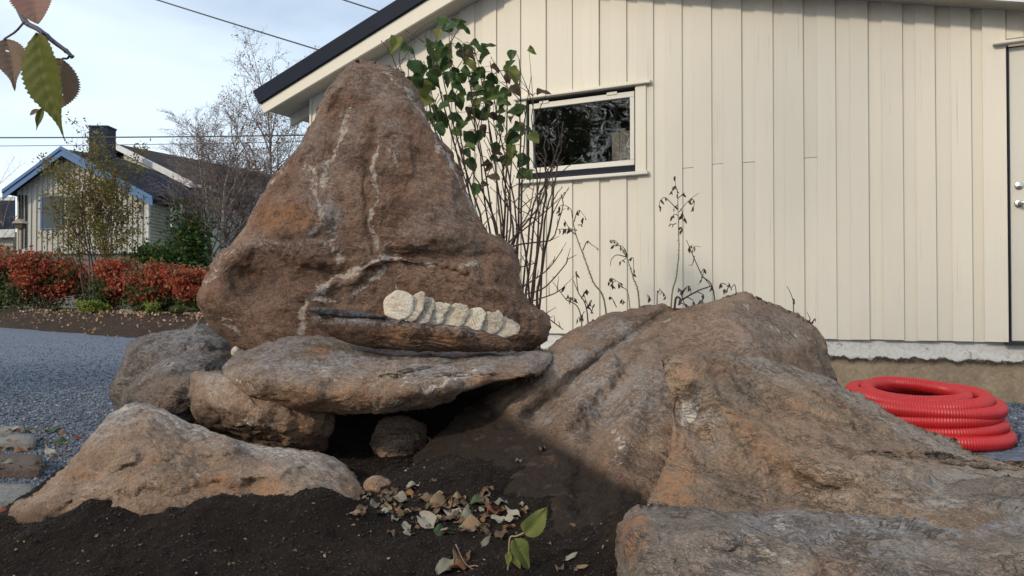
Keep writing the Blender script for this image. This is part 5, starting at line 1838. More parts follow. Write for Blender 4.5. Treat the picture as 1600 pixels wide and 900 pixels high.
Q = lambda x, y: (560 + x / 4.0, 690 + y / 4.0)
special = [
    (345, 290, 20, 'pale', 'pale upright leaf at the back of the leaf pile, under the hollow', 1), (270, 375, 24, 'grey', 'grey green leaf just right of the small rusty stone', .1), (115, 390, 18, 'grey', 'grey leaf below the small rusty stone', .8),
    (170, 452, 15, 'pale', 'small pinkish leaf lying alone left of the leaf pile', .3), (430, 375, 20, 'brown', 'mauve brown leaf at the back left of the pile', .2), (425, 500, 34, 'pale', 'white curled leaf with a pointed tip at the front of the pile', 2.2),
    (330, 578, 18, 'pale', 'white speckled round leaf in front of the pile', .4), (535, 565, 22, 'green', 'dark green leaf at the front of the pile', .2), (755, 385, 20, 'green', 'green leaf at the back right of the pile', .7),
    (545, 360, 24, 'orange', 'orange brown leaf on top of the pile', .4), (640, 365, 20, 'tan', 'curled tan leaf at the right top of the pile', 1.2), (530, 410, 36, 'tan', 'large curled tan leaf in the middle of the pile', .9), (570, 455, 30, 'pale', 'beige folded leaf in the front middle of the pile', 2.6),
    (490, 505, 16, 'tan', 'small tan leaf between the white curled leaf and the beige one', 0), (710, 465, 34, 'grey', 'long greyish leaf lying across the right of the pile', .55), (720, 545, 32, 'tan', 'peach coloured spotted leaf at the lower right of the pile', .1),
    (860, 435, 24, 'red', 'reddish leaf right of the leaf pile', .8), (880, 500, 18, 'pale', 'pink white leaf below the reddish one', 2.8), (965, 455, 22, 'pale', 'narrow pale leaf standing right of the reddish one', 2.1), (950, 498, 16, 'pale', 'flat pale leaf beside the narrow standing one', 0),
    (820, 575, 20, 'brown', 'grey brown leaf left of the green seedling', .4), (800, 640, 18, 'grey', 'twisted grey leaf below the peach coloured one', 1), (900, 595, 22, 'brown', 'dark purple brown leaf beside the seedling stem', 1.5),
    (640, 715, 34, 'brown', 'mauve folded leaf standing at the bottom of the photo', 1.4), (640, 800, 26, 'orange', 'orange leaf under the mauve folded leaf', .6), (545, 800, 26, 'grey', 'curled grey leaf at the bottom edge, left of the mauve one', .9),
    (1335, 735, 17, 'pale', 'pale leaf alone on the soil right of the seedling', .6), (1260, 790, 16, 'brown', 'brown leaf at the bottom edge right of the seedling', 1.2), (1400, 800, 14, 'tan', 'tan leaf near the left tip of the front boulder', .2),
    (1145, 45, 14, 'brown', 'purplish curled leaf stuck on the sloping boulder', 1.6), (1005, 120, 11, 'grey', 'small pale leaf on the soil bank above the seedling', 1.0), (20, 440, 20, 'brown', 'brown leaf under the tip of the low tan boulder', 1),
]
for x, y, s, k, lab, a in special:
    fallen(*Q(x, y), s * 1.55, k, lab, ang=a)
for i in range(100):
    x, y = rl.gauss(560, 220), rl.gauss(440, 78)
    if rl.random() < .25:
        x, y = rl.uniform(-20, 260), rl.uniform(330, 470)
    kd = rl.choice(['brown', 'brown', 'brown', 'tan', 'grey', 'brown', 'orange'])
    side = 'left end' if x < 380 else ('middle' if x < 640 else 'right end')
    fallen(*Q(x, y), rl.uniform(11, 25), kd, 'small withered %s leaf in the %s of the leaf heap' % (kd, side), 'small leaves heaped before the hollow', lift=.006)
for i in range(46):
    kd, x = rl.choice(['brown', 'brown', 'grey', 'tan']), rl.uniform(10, 960)
    where = 'in front of the low tan boulder' if x < 560 else ('left of the seedling' if x < 800 else 'right of the seedling')
    fallen(x, rl.uniform(800, 895), rl.uniform(5, 11), kd, 'tiny %s leaf scrap on the dark soil %s' % (kd, where), 'leaf scraps on the foreground soil', lift=.002)
# leaves on the flagstones
for x, y, s, k, lab, a in [(375, 112, 26, 'green', 'upper pale green leaf beside the flagstones', .1), (440, 195, 40, 'green', 'long grey green leaf beside the low tan boulder', .05), (450, 130, 18, 'orange', 'rusty leaf behind the long grey green leaf', .5), (555, 165, 24, 'red', 'reddish brown leaf against the low tan boulder edge', .0),
                           (350, 255, 30, 'pale', 'white curled leaf between flagstones and low tan boulder', 2.4), (70, 230, 24, 'orange', 'golden curled leaf on the brown flagstone', .8), (150, 250, 26, 'orange', 'golden brown leaf at the centre of the leaf row by the flagstones', .2), (210, 235, 20, 'tan', 'tan leaf at the right of the golden leaves', 1.1),
                           (70, 330, 28, 'grey', 'narrow grey leaf lying on the brown flagstone', .05), (100, 100, 18, 'pale', 'pale leaf above the smooth grey flagstone', .1), (210, 95, 14, 'tan', 'tan leaf scrap behind the smooth grey flagstone', 1), (480, 250, 16, 'grey', 'small grey leaf beneath the long grey green leaf', .6),
                           (30, 665, 18, 'red', 'red brown leaf at the left tip of the low tan boulder', .2), (400, 300, 22, 'brown', 'brown leaf tucked under the low tan boulder', .3), (270, 345, 22, 'brown', 'brown leaf right of the brown flagstone', .7), (20, 370, 14, 'pale', 'white leaf at the lower edge of the brown flagstone', 1.0)]:
    fallen(x / 4.5, 650 + y / 4.5, s, k, lab, 'fallen leaves by the flagstones', ang=a)
for i in range(26):
    fallen(rl.uniform(0, 125), rl.uniform(664, 735), rl.uniform(8, 16), (kd := rl.choice(['brown', 'brown', 'tan', 'red', 'grey'])), 'small %s leaf among the flagstones' % kd, 'small leaves among the flagstones', lift=.004)

# two small plants in the foreground soil
sd, _ = hit(824, 893)
sd = sd or P(824, 893, 1.6)
seed = empty('seedling', sd)
tag(seed, 'small green seedling with lime leaves in the dark soil', 'seedling')
Ys = sd.y
mb = MB()
top = P(797, 840, Ys)
mb.tube([Vector(p) for p in spline([tuple(P(793, 899, Ys)), tuple(P(795, 865, Ys)), tuple(top), tuple(P(806, 838, Ys)), tuple(P(820, 832, Ys))], 14)], .0016, 6)
mb.build('stem', plain_mat('seedling_stem', (0.30, 0.22, 0.12), .6, .2, 40), seed, smooth=True)
for i, (b, t_, w, tl) in enumerate([((820, 833), (853, 794), 34, (.3, -1, .4)), ((803, 842), (829, 888), 30, (.5, -1, .5)), ((801, 858), (811, 890), 14, (-.4, -1, .3)), ((797, 862), (792, 884), 12, (-.6, -1, .3))]):
    a, c = P(*b, Ys), P(*t_, Ys - .01)
    v, f = leaf_geo((c - a).length, w / F_PX * Ys, 'heart' if i < 2 else 'oval', .06, .5, .16, 30, 9, .06, i, (), .05)
    M = frame(a, c - a, tl)
    mk('leaf', [M @ Vector(p) for p in v], f, FM['lime'], seed)
tw, _ = hit(722, 885)
if tw is not None:
    mb = MB()
    for l in ([(712, 850), (722, 872), (733, 886), (765, 902)], [(733, 885), (745, 884), (750, 889)]):
        mb.tube([Vector(p) for p in spline([tuple(P(a, b, tw.y - .01)) for a, b in l], 10)], .0014, 6)
    o = mb.build('bare_twig', plain_mat('pink_twig', (0.25, 0.15, 0.12), .6, .2, 40), smooth=True)
    tag(o, 'pinkish bare twig curling at the bottom edge of the soil', 'twig')

# ================================================================== background
def leaf_cloud(name, pts, size, mat, parent, seed=0, flat=0.0, aspect=.6):
    """many small rhombic leaves in one part"""
    r = np.random.default_rng(seed)
    pts = np.asarray(pts, float)
    n = len(pts)
    s = size * (0.6 + 0.8 * r.random(n))
    a = r.normal(size=(n, 3)); a[:, 2] -= flat; a /= np.linalg.norm(a, axis=1)[:, None]
    b = r.normal(size=(n, 3)); b -= (b * a).sum(1)[:, None] * a; b /= np.linalg.norm(b, axis=1)[:, None]
    c = np.cross(a, b)
    V = np.stack([pts - a * s[:, None] * .5, pts + b * s[:, None] * aspect * .5 + c * s[:, None] * .08, pts + a * s[:, None] * .5, pts - b * s[:, None] * aspect * .5 + c * s[:, None] * .08], 1).reshape(-1, 3)
    F = np.arange(n * 4).reshape(-1, 4)
    o = mk(name, V, F, mat, parent, smooth=False)
    o['kind'] = 'stuff'
    return o


def bank_at(px, Yg):
    q = P(px, 470, Yg)
    d = (Vector((q.x, q.y, 0)) - BA).dot(bnor)
    q.z = float(bank_z(d))
    return q


def bank_Y(px, d):
    """distance ahead of the point of pixel column px that lies d metres behind the foot of the bank"""
    k = (px - 800) / F_PX
    return (d + BA.x * bnor.x + BA.y * bnor.y) / (k * bnor.x + bnor.y)


class Grow:
    def __init__(self, seed):
        self.r = random.Random(seed)
        self.paths = {0: MB(), 1: MB(), 2: MB(), 3: MB()}
        self.tips = []

    def branch(self, p, d, L, rad, lev, maxlev, kids, spread, up, taper=.25, wig=.12, first=.25, droop=0):
        r = self.r
        n = {0: 12, 1: 7, 2: 5, 3: 3}[lev]
        pts, rr = [Vector(p)], [rad]
        d = Vector(d).normalized()
        for i in range(n):
            d = (d + Vector((r.gauss(0, wig), r.gauss(0, wig), r.gauss(0, wig))) + Vector((0, 0, up * (1 if lev < 3 else -droop)))).normalized()
            pts.append(pts[-1] + d * (L / n))
            rr.append(rad * (1 - (1 - taper) * (i + 1) / n))
        self.paths[lev].tube(pts, rr, {0: 8, 1: 5, 2: 4, 3: 3}[lev], cap=False)
        if lev >= maxlev - 1:
            self.tips += pts[1:]
        if lev < maxlev:
            for k in range(kids[lev]):
                u = first + (1 - first) * (k + r.random()) / kids[lev]
                x = u * n
                i = min(int(x), n - 1)
                q = pts[i].lerp(pts[i + 1], x - i)
                t = (pts[i + 1] - pts[i]).normalized()
                sd = Vector((r.gauss(0, 1), r.gauss(0, 1), r.gauss(0, .5)))
                sd = (sd - t * sd.dot(t)).normalized()
                nd_ = (t * (1 - spread) + sd * spread).normalized()
                ln = L * r.uniform(.32, .52) * (1.15 - .55 * u)
                self.branch(q, nd_, ln, max(rr[i] * .55, .0055), lev + 1, maxlev, kids, spread, up, .3, wig * 1.15, .15, droop)


# ------------------------------------------------------------------ birches
def mat_birch():
    m, t, bs = new_mat('birch_bark')
    co = geopos(t)
    n = noise(t, mapping(t, co, (3, 3, 14)), 1.0, 6, .6)
    c = ramp(t, n, [(0.36, (0.055, 0.045, 0.04)), (0.47, (0.26, 0.23, 0.20)), (0.62, (0.52, 0.49, 0.45))])
    put(t, bs, Base_Color=c, Roughness=0.8)
    return m


M_BIRCH = mat_birch()
M_BTW = plain_mat('birch_twig', (0.19, 0.15, 0.14), .8, .3, 10)
M_BLF = leaf_mat('birch_leaf', [(0, (0.22, 0.09, 0.03)), (.5, (0.30, 0.15, 0.05)), (1, (0.16, 0.13, 0.04))], .6, .35)


def birch(label, px, Yg, trunks, kids, leaves, seed, tips_px=None):
    base = bank_at(px, Yg)
    root = empty('birch_tree', base)
    tag(root, label, 'birch')
    g_ = Grow(seed)
    for (dx, lean, H, rad) in trunks:
        g_.branch(base + Vector((dx, 0, 0)), (lean, g_.r.uniform(-.1, .1), 1), H, rad, 0, 3, kids, .52, .045, .16, .07, .30, .03)
    g_.paths[0].build('trunk', M_BIRCH, root, smooth=True)
    o = g_.paths[1].build('limbs', M_BTW, root, smooth=True)
    o = g_.paths[2].build('branches', M_BTW, root, smooth=True); o['kind'] = 'stuff'
    o = g_.paths[3].build('twigs', M_BTW, root, smooth=True); o['kind'] = 'stuff'
    tp = np.array([tuple(q) for q in g_.tips])
    r = np.random.default_rng(seed)
    tp = tp[tp[:, 2] > base.z + 1.6]
    if leaves:
        pick = tp[r.integers(0, len(tp), leaves)] + r.normal(size=(leaves, 3)) * .05
        leaf_cloud('foliage', pick, .065, M_BLF, root, seed, .4)
    return root


birch('wide many branched birch with bare purple brown twigs beside the neighbour house', 352, 26.0, [(0, .02, 6.0, .10), (-.35, -.10, 5.6, .075), (.10, .08, 5.4, .07), (-.2, -.20, 5.0, .06), (.2, .2, 4.4, .05)], [17, 10, 9], 900, 3)
birch('tall slim birch with rusty leaves touching the house eave', 430, 27.0, [(0, -.01, 7.6, .085), (.15, .12, 6.0, .06), (-.2, -.08, 5.6, .05)], [18, 9, 8], 3400, 9)

# ------------------------------------------------------------------ hedge bushes
M_HR = leaf_mat('hedge_leaf_red', [(0, (0.30, 0.030, 0.024)), (.5, (0.50, 0.065, 0.048)), (.75, (0.45, 0.15, 0.08)), (.88, (0.22, 0.12, 0.05)), (1, (0.12, 0.12, 0.04))], .6, .35)
M_HG = leaf_mat('hedge_leaf_green', [(0, (0.020, 0.045, 0.016)), (.6, (0.045, 0.085, 0.025)), (.9, (0.10, 0.11, 0.035)), (1, (0.22, 0.09, 0.04))], .6, .3)
M_HT = leaf_mat('hedge_leaf_tan', [(0, (0.16, 0.085, 0.05)), (.6, (0.24, 0.15, 0.085)), (1, (0.13, 0.12, 0.05))], .6, .3)


def clumps(r, n, c, rad, k=26, low=-.9, skew=0.0):
    """points gathered in clumps through a rough ellipsoid"""
    c = np.array(c); rad = np.array(rad)
    d = r.normal(size=(k, 3)); d /= np.linalg.norm(d, axis=1)[:, None]
    cc = d * (r.random((k, 1)) ** .4) * .85
    cc = cc[cc[:, 2] > low]
    i = r.integers(0, len(cc), n)
    q = cc[i] + r.normal(size=(n, 3)) * .17
    return c + q * rad


def hedge_bush(label, px, Yg, wpx, top, bot, seed, red=.75, name='hedge_bush'):
    r = np.random.default_rng(seed)
    base = bank_at(px, Yg)
    sc = Yg / F_PX
    zt = P(px, top, Yg).z
    root = empty(name, base)
    tag(root, label, 'bush', 'bushes of the hedge on the soil bank')
    H = zt - base.z
    rx = wpx * sc / 2 * .92
    n = 7000
    fs = .0042 * Yg
    up = clumps(r, int(n * red), (base.x, base.y, base.z + H * .62), (rx, .7, H * .40), 30)
    lo = clumps(r, int(n * (1.35 - red)), (base.x, base.y + .05, base.z + H * .32), (rx * 1.05, .65, H * .42), 26)
    leaf_cloud('foliage', up, fs, M_HR, root, seed)
    leaf_cloud('foliage', lo, fs, M_HG, root, seed + 50)
    tn = clumps(r, 500, (base.x, base.y, base.z + H * .86), (rx * .95, .55, H * .18), 16)
    leaf_cloud('foliage', tn, fs, M_HT, root, seed + 80)
    mb = MB()
    for k in range(16):
        a = Vector((base.x + r.uniform(-.25, .25) * rx, base.y + r.uniform(-.2, .2), base.z - .03))
        e = Vector((base.x + r.uniform(-.9, .9) * rx, base.y + r.uniform(-.5, .5), base.z + H * r.uniform(.6, .98)))
        mb.tube([a, a.lerp(e, .5) + Vector((0, 0, .1)), e], [.016, .011, .004], 4, False)
    mb.build('stems', M_TWIG, root)
    return root


hedge_bush('red leaved hedge bush cut by the left photo edge', -12, bank_Y(-12, 2.1), 95, 386, 480, 31)
hedge_bush('broad red and green hedge bush under the rowan tree window', 72, bank_Y(72, 2.1), 150, 390, 482, 32)
hedge_bush('narrow red hedge bush above the lime green plant', 182, bank_Y(182, 2.1), 90, 402, 490, 33)
hedge_bush('broad red hedge bush above the white pickets', 248, bank_Y(248, 2.1), 120, 412, 498, 34)
hedge_bush('brownish hedge bush partly hidden by the standing stone', 306, bank_Y(306, 2.1), 85, 420, 505, 35, .5)

# lime plant, grass tuft, white pickets and a grey stone at the foot of the hedge
M_LIME = leaf_mat('lime_leaf', [(0, (0.14, 0.22, 0.035)), (.7, (0.24, 0.32, 0.06)), (1, (0.34, 0.30, 0.07))], .5, .4)


def low_plant(label, px, Yg, wpx, top, n, mat, seed, size=.09):
    r = np.random.default_rng(seed)
    base = bank_at(px, Yg)
    root = empty('low_plant', base)
    tag(root, label, 'plant', 'low plants at the foot of the hedge')
    H = P(px, top, Yg).z - base.z
    rx = wpx * Yg / F_PX / 2
    q = clumps(r, n, (base.x, base.y, base.z + H * .45), (rx, .3, H * .5), 14)
    leaf_cloud('foliage', q, size, mat, root, seed, -.6, .45)
    mb = MB()
    for k in range(8):
        e = Vector((base.x + r.uniform(-.8, .8) * rx, base.y, base.z + H * .7))
        mb.tube([Vector((base.x, base.y, base.z - .03)), e], [.008, .004], 4, False)
    mb.build('stems', M_HG, root)


low_plant('lime green leafy plant at the foot of the hedge', 145, bank_Y(145, 1.45), 56, 466, 900, M_LIME, 41)
low_plant('yellow green shoot at the right of the white pickets', 236, bank_Y(236, 1.45), 20, 470, 260, M_LIME, 42)
low_plant('dark grass tuft at the foot of the broad left hedge bush', 92, bank_Y(92, 1.45), 36, 478, 300, M_HG, 43)
low_plant('grey green low plant beside the standing stone', 283, bank_Y(283, 1.45), 46, 478, 500, M_HG, 44)
M_PICK = plain_mat('white_picket', (0.50, 0.50, 0.48), .6, .1)
YP = bank_Y(212, 1.55)
pr = empty('picket_edging', bank_at(212, YP))
tag(pr, 'row of small white pickets at the foot of the hedge', 'edging')
for k in range(7):
    c = P(197 + k * 6, 493, YP)
    mb = MB(); mb.box(c.x - .018, c.x + .018, c.y - .01, c.y + .01, c.z - .13, c.z + .05)
    mb.prism([(c.x - .018, c.y - .01, c.z + .05), (c.x + .018, c.y - .01, c.z + .05), (c.x, c.y - .01, c.z + .08)], (0, .02, 0))
    o = mb.build('picket', M_PICK, pr)
c0, c1 = P(195, 493, YP + .03), P(236, 493, YP + .03)
mb = MB(); mb.box(c0.x, c1.x, c0.y + .011, c0.y + .03, c0.z - .03, c0.z)
mb.build('rail', M_DARK, pr)
o = rock('hedge_stone', [(184, 492), (190, 484), (205, 481), (222, 484), (231, 490), (228, 498), (200, 500)], [(206, 489, YP + .3)], M_GREYR, Y0=YP + .45, t=.15, tb=.2, Rp=8, n=70, K=14, amp=.03, fine=.01, terr=0)
tag(o, 'grey stone behind the white pickets', 'stone')

# leaves strewn over the bank
r = np.random.default_rng(71)
n = 800
u = r.uniform(-3, 13.5, n); d = np.clip(1.6 - np.abs(r.normal(0, 1, n)) * .55, .05, 2)
x = BA.x + bdir.x * u + bnor.x * d; y = BA.y + bdir.y * u + bnor.y * d
M_STREW = leaf_mat('strewn_leaf', [(0, (0.34, 0.22, 0.15)), (.5, (0.46, 0.34, 0.26)), (.8, (0.36, 0.12, 0.07)), (1, (0.5, 0.42, 0.2))], .7, .2)
o = leaf_cloud('strewn_leaves', np.stack([x, y, bank_z(d) + .045], -1), .07, M_STREW, None, 72, 0, .7)
tag(o, 'pale fallen leaves strewn over the brown soil bank', 'leaves', kind='stuff')

# ------------------------------------------------------------------ rowan tree and green shrub
M_ROW = leaf_mat('rowan_leaf', [(0, (0.11, 0.12, 0.030)), (.5, (0.17, 0.155, 0.04)), (.85, (0.23, 0.16, 0.045)), (1, (0.26, 0.09, 0.04))], .6, .35)
base = bank_at(150, 24.5)
rowan = empty('rowan_tree', base)
tag(rowan, 'slender rowan tree with sparse yellow green leaves before the neighbour house', 'tree')
g_ = Grow(17)
for dx, lean, H in ((0, .03, 4.5), (-.12, -.12, 4.1), (.10, .16, 3.9), (.05, .32, 3.3), (-.2, -.28, 3.3), (.0, -.03, 4.7), (.1, .08, 4.0)):
    g_.branch(base + Vector((dx, 0, -.05)), (lean, g_.r.uniform(-.1, .1), 1), H, .030, 0, 2, [10, 5], .5, .05, .2, .07, .35)
g_.paths[0].build('trunk', M_TWIG, rowan, smooth=True)
mb = MB(); mb.v = g_.paths[1].v + g_.paths[2].v; k = len(g_.paths[1].v); mb.f = g_.paths[1].f + [[i + k for i in f] for f in g_.paths[2].f]
o = mb.build('branches', M_TWIG, rowan, smooth=True); o['kind'] = 'stuff'
tp = np.array([tuple(q) for q in g_.tips])
r = np.random.default_rng(5)
i = r.integers(0, len(tp), 9000)
leaf_cloud('foliage', tp[i] + r.normal(size=(len(i), 3)) * .09, .10, M_ROW, rowan, 6, .3, .4)

M_GSH = leaf_mat('shrub_leaf', [(0, (0.020, 0.060, 0.016)), (.6, (0.045, 0.115, 0.025)), (.95, (0.085, 0.15, 0.035)), (1, (0.32, 0.08, 0.04))], .5, .3)
for (px, Yg, w, top, n, seed, lab) in [(285, 25.0, 95, 322, 5200, 81, 'dense dark green shrub under the neighbour house eave'), (232, 24.4, 80, 372, 3600, 82, 'lower green shrub left of the dense dark green one')]:
    b = bank_at(px, Yg)
    sh = empty('green_shrub', b)
    tag(sh, lab, 'shrub')
    H = P(px, top, Yg).z - b.z
    r = np.random.default_rng(seed)
    leaf_cloud('foliage', clumps(r, n, (b.x, b.y, b.z + H * .5), (w * Yg / F_PX / 2, .8, H * .52), 34), .12, M_GSH, sh, seed)
    mb = MB()
    for k in range(9):
        mb.tube([b + Vector((r.uniform(-.2, .2), 0, -.05)), b + Vector((r.uniform(-.5, .5), r.uniform(-.3, .3), H * r.uniform(.6, .95)))], [.025, .006], 5, False)
    mb.build('stems', M_TWIG, sh)

# ------------------------------------------------------------------ the neighbour house
M_NW = paint_mat('weathered_white_boards', (0.40, 0.385, 0.34), 1.6)
M_NB = plain_mat('blue_fascia', (0.055, 0.13, 0.26), .55, .15, 3)
M_NT = plain_mat('dark_roof_tiles', (0.012, 0.015, 0.026), .7, .3, 6, .01, 0, .08)
M_NTR = plain_mat('mossy_roof_tiles', (0.032, 0.026, 0.024), .8, .35, 3, .01, 0, .08)
M_NWH = plain_mat('white_fascia', (0.48, 0.48, 0.47), .6, .1, 3)
M_NGR = plain_mat('grey_siding', (0.30, 0.30, 0.24), .7, .12, 2)
M_CHIM = plain_mat('chimney_cladding', (0.014, 0.022, 0.036), .6, .2, 3, 0, 0, .1)


def mat_farglass():
    m, t, bs = new_mat('dark_glass')
    put(t, bs, Base_Color=(0.03, 0.04, 0.05), Roughness=0.03)
    bs.inputs['IOR'].default_value = 1.45
    return m


M_FG = mat_farglass()
M_FG2 = mat_farglass()
M_FG2.node_tree.nodes['Principled BSDF'].inputs['IOR'].default_value = 2.3
YN = 34.0
nbase = P(130, 470, YN); nbase.z = 0.4
nb = empty('neighbour_house', nbase)
tag(nb, 'pale boarded neighbour house with blue fascia, dark roofs and chimney', 'house')
xl, xr, xp = P(25, 470, YN).x, P(231, 470, YN).x, P(104, 470, YN).x
eL, eR, pk = P(5, 299, YN - .5), P(239, 309, YN - .5), P(97, 231, YN - .5)
zl = pk.z + (eL.z - pk.z) * (xl - pk.x) / (eL.x - pk.x)
zr = pk.z + (eR.z - pk.z) * (xr - pk.x) / (eR.x - pk.x)
zb = P(100, 396, YN).z
mb = MB()
mb.prism([(xl, YN, zb), (xr, YN, zb), (xr, YN, zr - .12), (pk.x, YN, pk.z - .12), (xl, YN, zl - .12)], (0, 9, 0))
mb.build('wall', M_NW, nb)
mb = MB()
mb.prism([(xl + .1, YN + .1, .2), (xr - .1, YN + .1, .2), (xr - .1, YN + .1, zb), (xl + .1, YN + .1, zb)], (0, 8.5, 0))
mb.build('foundation', M_GREYR if False else plain_mat('grey_concrete', (0.13, 0.125, 0.12), .9, .2), nb)
# battens standing proud of the gable boards (too narrow to tell singly from here)
mb = MB()
x = xl + .06
rr_ = random.Random(3)
while x < xr - .05:
    zt = (zl + (pk.z - zl) * (x - xl) / (pk.x - xl)) if x < pk.x else (pk.z + (zr - pk.z) * (x - pk.x) / (xr - pk.x))
    mb.box(x, x + .11, YN - .045, YN - .002, zb + rr_.uniform(-.04, .04), zt - .14)
    x += .225
o = mb.build('battens', M_NW, nb); o['kind'] = 'stuff'
# corner board and side siding
mb = MB(); mb.box(xr - .10, xr + .03, YN - .05, YN + .12, zb - .02, zr - .15)
mb.build('corner_board', M_NWH, nb)
for k in range(16):
    z0 = zb + k * (zr - .2 - zb) / 16
    h = (zr - .2 - zb) / 16
    mb = MB(); mb.hexa([(xr, YN + .13, z0), (xr + .045, YN + .13, z0), (xr + .045, YN + 9, z0), (xr, YN + 9, z0), (xr, YN + .13, z0 + h), (xr + .012, YN + .13, z0 + h), (xr + .012, YN + 9, z0 + h), (xr, YN + 9, z0 + h)])
    mb.build('siding_board', M_NGR, nb)


def roofplane(a, b, depth, thick, mat, name, y0=YN - .5):
    mb = MB()
    mb.hexa([(a.x, y0, a.z - thick), (b.x, y0, b.z - thick), (b.x, y0 + depth, b.z - thick), (a.x, y0 + depth, a.z - thick), (a.x, y0, a.z), (b.x, y0, b.z), (b.x, y0 + depth, b.z), (a.x, y0 + depth, a.z)])
    return mb.build(name, mat, nb)


roofplane(eL, pk, 10, .10, M_NT, 'roof')
rf = roofplane(pk, eR, 10, .10, M_NT, 'roof')
for a, b in ((eL, pk), (pk, eR)):
    mb = MB()
    y0 = YN - .56
    mb.hexa([(a.x, y0, a.z - .34), (b.x, y0, b.z - .34), (b.x, y0 + .05, b.z - .34), (a.x, y0 + .05, a.z - .34), (a.x, y0, a.z + .03), (b.x, y0, b.z + .03), (b.x, y0 + .05, b.z + .03), (a.x, y0 + .05, a.z + .03)])
    mb.build('fascia', M_NB, nb)
    mb = MB()
    mb.hexa([(a.x, y0 - .05, a.z - .08), (b.x, y0 - .05, b.z - .08), (b.x, y0 - .003, b.z - .08), (a.x, y0 - .003, a.z - .08), (a.x, y0 - .05, a.z + .06), (b.x, y0 - .05, b.z + .06), (b.x, y0 - .003, b.z + .06), (a.x, y0 - .003, a.z + .06)])
    mb.build('fascia_cap', M_NB, nb)
# chimney with a cap
c0, c1 = P(139, 197, 37), P(168, 197, 37)
mb = MB(); mb.box(c0.x, c1.x, 37, 37.8, pk.z - .9, c0.z - .05)
ch = mb.build('chimney', M_CHIM, nb)
mb = MB(); mb.box(c0.x - .03, c1.x + .03, 36.97, 37.83, c0.z - .049, c0.z + .03)
mb.build('chimney_cap', M_CHIM, ch)


def far_window(px0, px1, py0, py1, Yw, split=None, fm=None):
    a, b = P(px0, py1, Yw), P(px1, py0, Yw)
    mb = MB()
    t_ = .07
    mb.box(a.x - t_, b.x + t_, Yw - .05, Yw - .003, b.z, b.z + t_)
    mb.box(a.x - t_, b.x + t_, Yw - .05, Yw - .003, a.z - t_, a.z)
    mb.box(a.x - t_, a.x, Yw - .05, Yw - .003, a.z, b.z)
    mb.box(b.x, b.x + t_, Yw - .05, Yw - .003, a.z, b.z)
    if split:
        c = P(split, py0, Yw).x
        mb.box(c - .04, c + .04, Yw - .05, Yw - .003, a.z, b.z)
    w = mb.build('window', fm or M_NWH, nb)
    mb = MB(); mb.box(a.x, b.x, Yw - .03, Yw - .004, a.z, b.z)
    mb.build('pane', M_FG, w)


far_window(66, 96, 308, 356, YN - .046, None, M_NB)
far_window(104, 126, 308, 340, YN - .046, None, M_NW)
mb = MB(); c = P(216, 325, YN - .05); mb.box(c.x - .08, c.x + .08, YN - .16, YN - .046, c.z - .14, c.z + .14)
mb.build('vent_box', M_OLDWOOD, nb)
# trellis slats at the left end of the gable
for px in (30, 35, 40):
    a = P(px, 345, YN - .06); b = P(px, 300, YN - .06)
    mb = MB(); mb.box(a.x - .03, a.x + .03, YN - .08, YN - .047, zb + .2, zl - .3)
    mb.build('trellis_slat', M_DARK, nb)
# taller rear wing: roof plane facing the camera, white barge board
rl_, rr2, el_, er_ = P(178, 224, 42), P(452, 278, 50), P(302, 286, 36), P(452, 297, 43)
mb = MB()
nrm = (rr2 - rl_).cross(el_ - rl_).normalized()
if nrm.z < 0: nrm = -nrm
mb.prism([rl_, el_, er_, rr2], -nrm * .12)
mb.build('roof', M_NTR, nb)
# connecting roof between the gable and the wing
mb = MB(); mb.prism([P(108, 234, 36.5), P(186, 246, 39.5), P(306, 291, 37.0), P(352, 305, 36.4), P(239, 306, 34.2)], (0, 0, -.12)); mb.build('roof', M_NT, nb)
# far slope of the wing, hidden from here but part of the roof
bk_l, bk_r = rl_ + Vector((-2.5, 6, -2.6)), rr2 + Vector((-1, 6, -2.6))
mb = MB(); mb.prism([rl_, bk_l, bk_r, rr2], -nrm * .12); mb.build('roof', M_NTR, nb)
mb = MB()
dn = Vector((0, 0, -.22)); ou = Vector((-.10, -.12, 0))
mb.hexa([rl_ + dn, el_ + dn, el_ + dn + ou, rl_ + dn + ou, rl_ + Vector((0, 0, .05)), el_ + Vector((0, 0, .05)), el_ + ou + Vector((0, 0, .05)), rl_ + ou + Vector((0, 0, .05))])
mb.build('fascia', M_NWH, nb)
mb = MB(); dn = Vector((0, 0, -.20)); ou = Vector((.03, -.10, 0))
mb.hexa([el_ + dn, er_ + dn, er_ + dn + ou, el_ + dn + ou, el_ + Vector((0, 0, -.05)), er_ + Vector((0, 0, -.05)), er_ + ou + Vector((0, 0, -.05)), el_ + ou + Vector((0, 0, -.05))])
mb.build('gutter', M_NWH, nb)
# gable triangle and front wall of the wing
ins = Vector((.35, .35, -.15))
a, b = rl_ + ins, el_ + ins
mb = MB(); mb.prism([a, b, Vector((b.x, b.y, .3)), Vector((a.x, a.y, .3))], Vector((.15, .2, 0))); mb.build('wall', M_NGR, nb)
b, c = el_ + ins, er_ + Vector((0, .4, -.15))
mb = MB(); mb.prism([b, c, Vector((c.x, c.y, .3)), Vector((b.x, b.y, .3))], Vector((.05, .25, 0))); mb.build('wall', M_NGR, nb)
wdir = (c - b); wdir.z = 0; wdir.normalize()
wnor = Vector((wdir.y, -wdir.x, 0))
if wnor.y > 0: wnor = -wnor


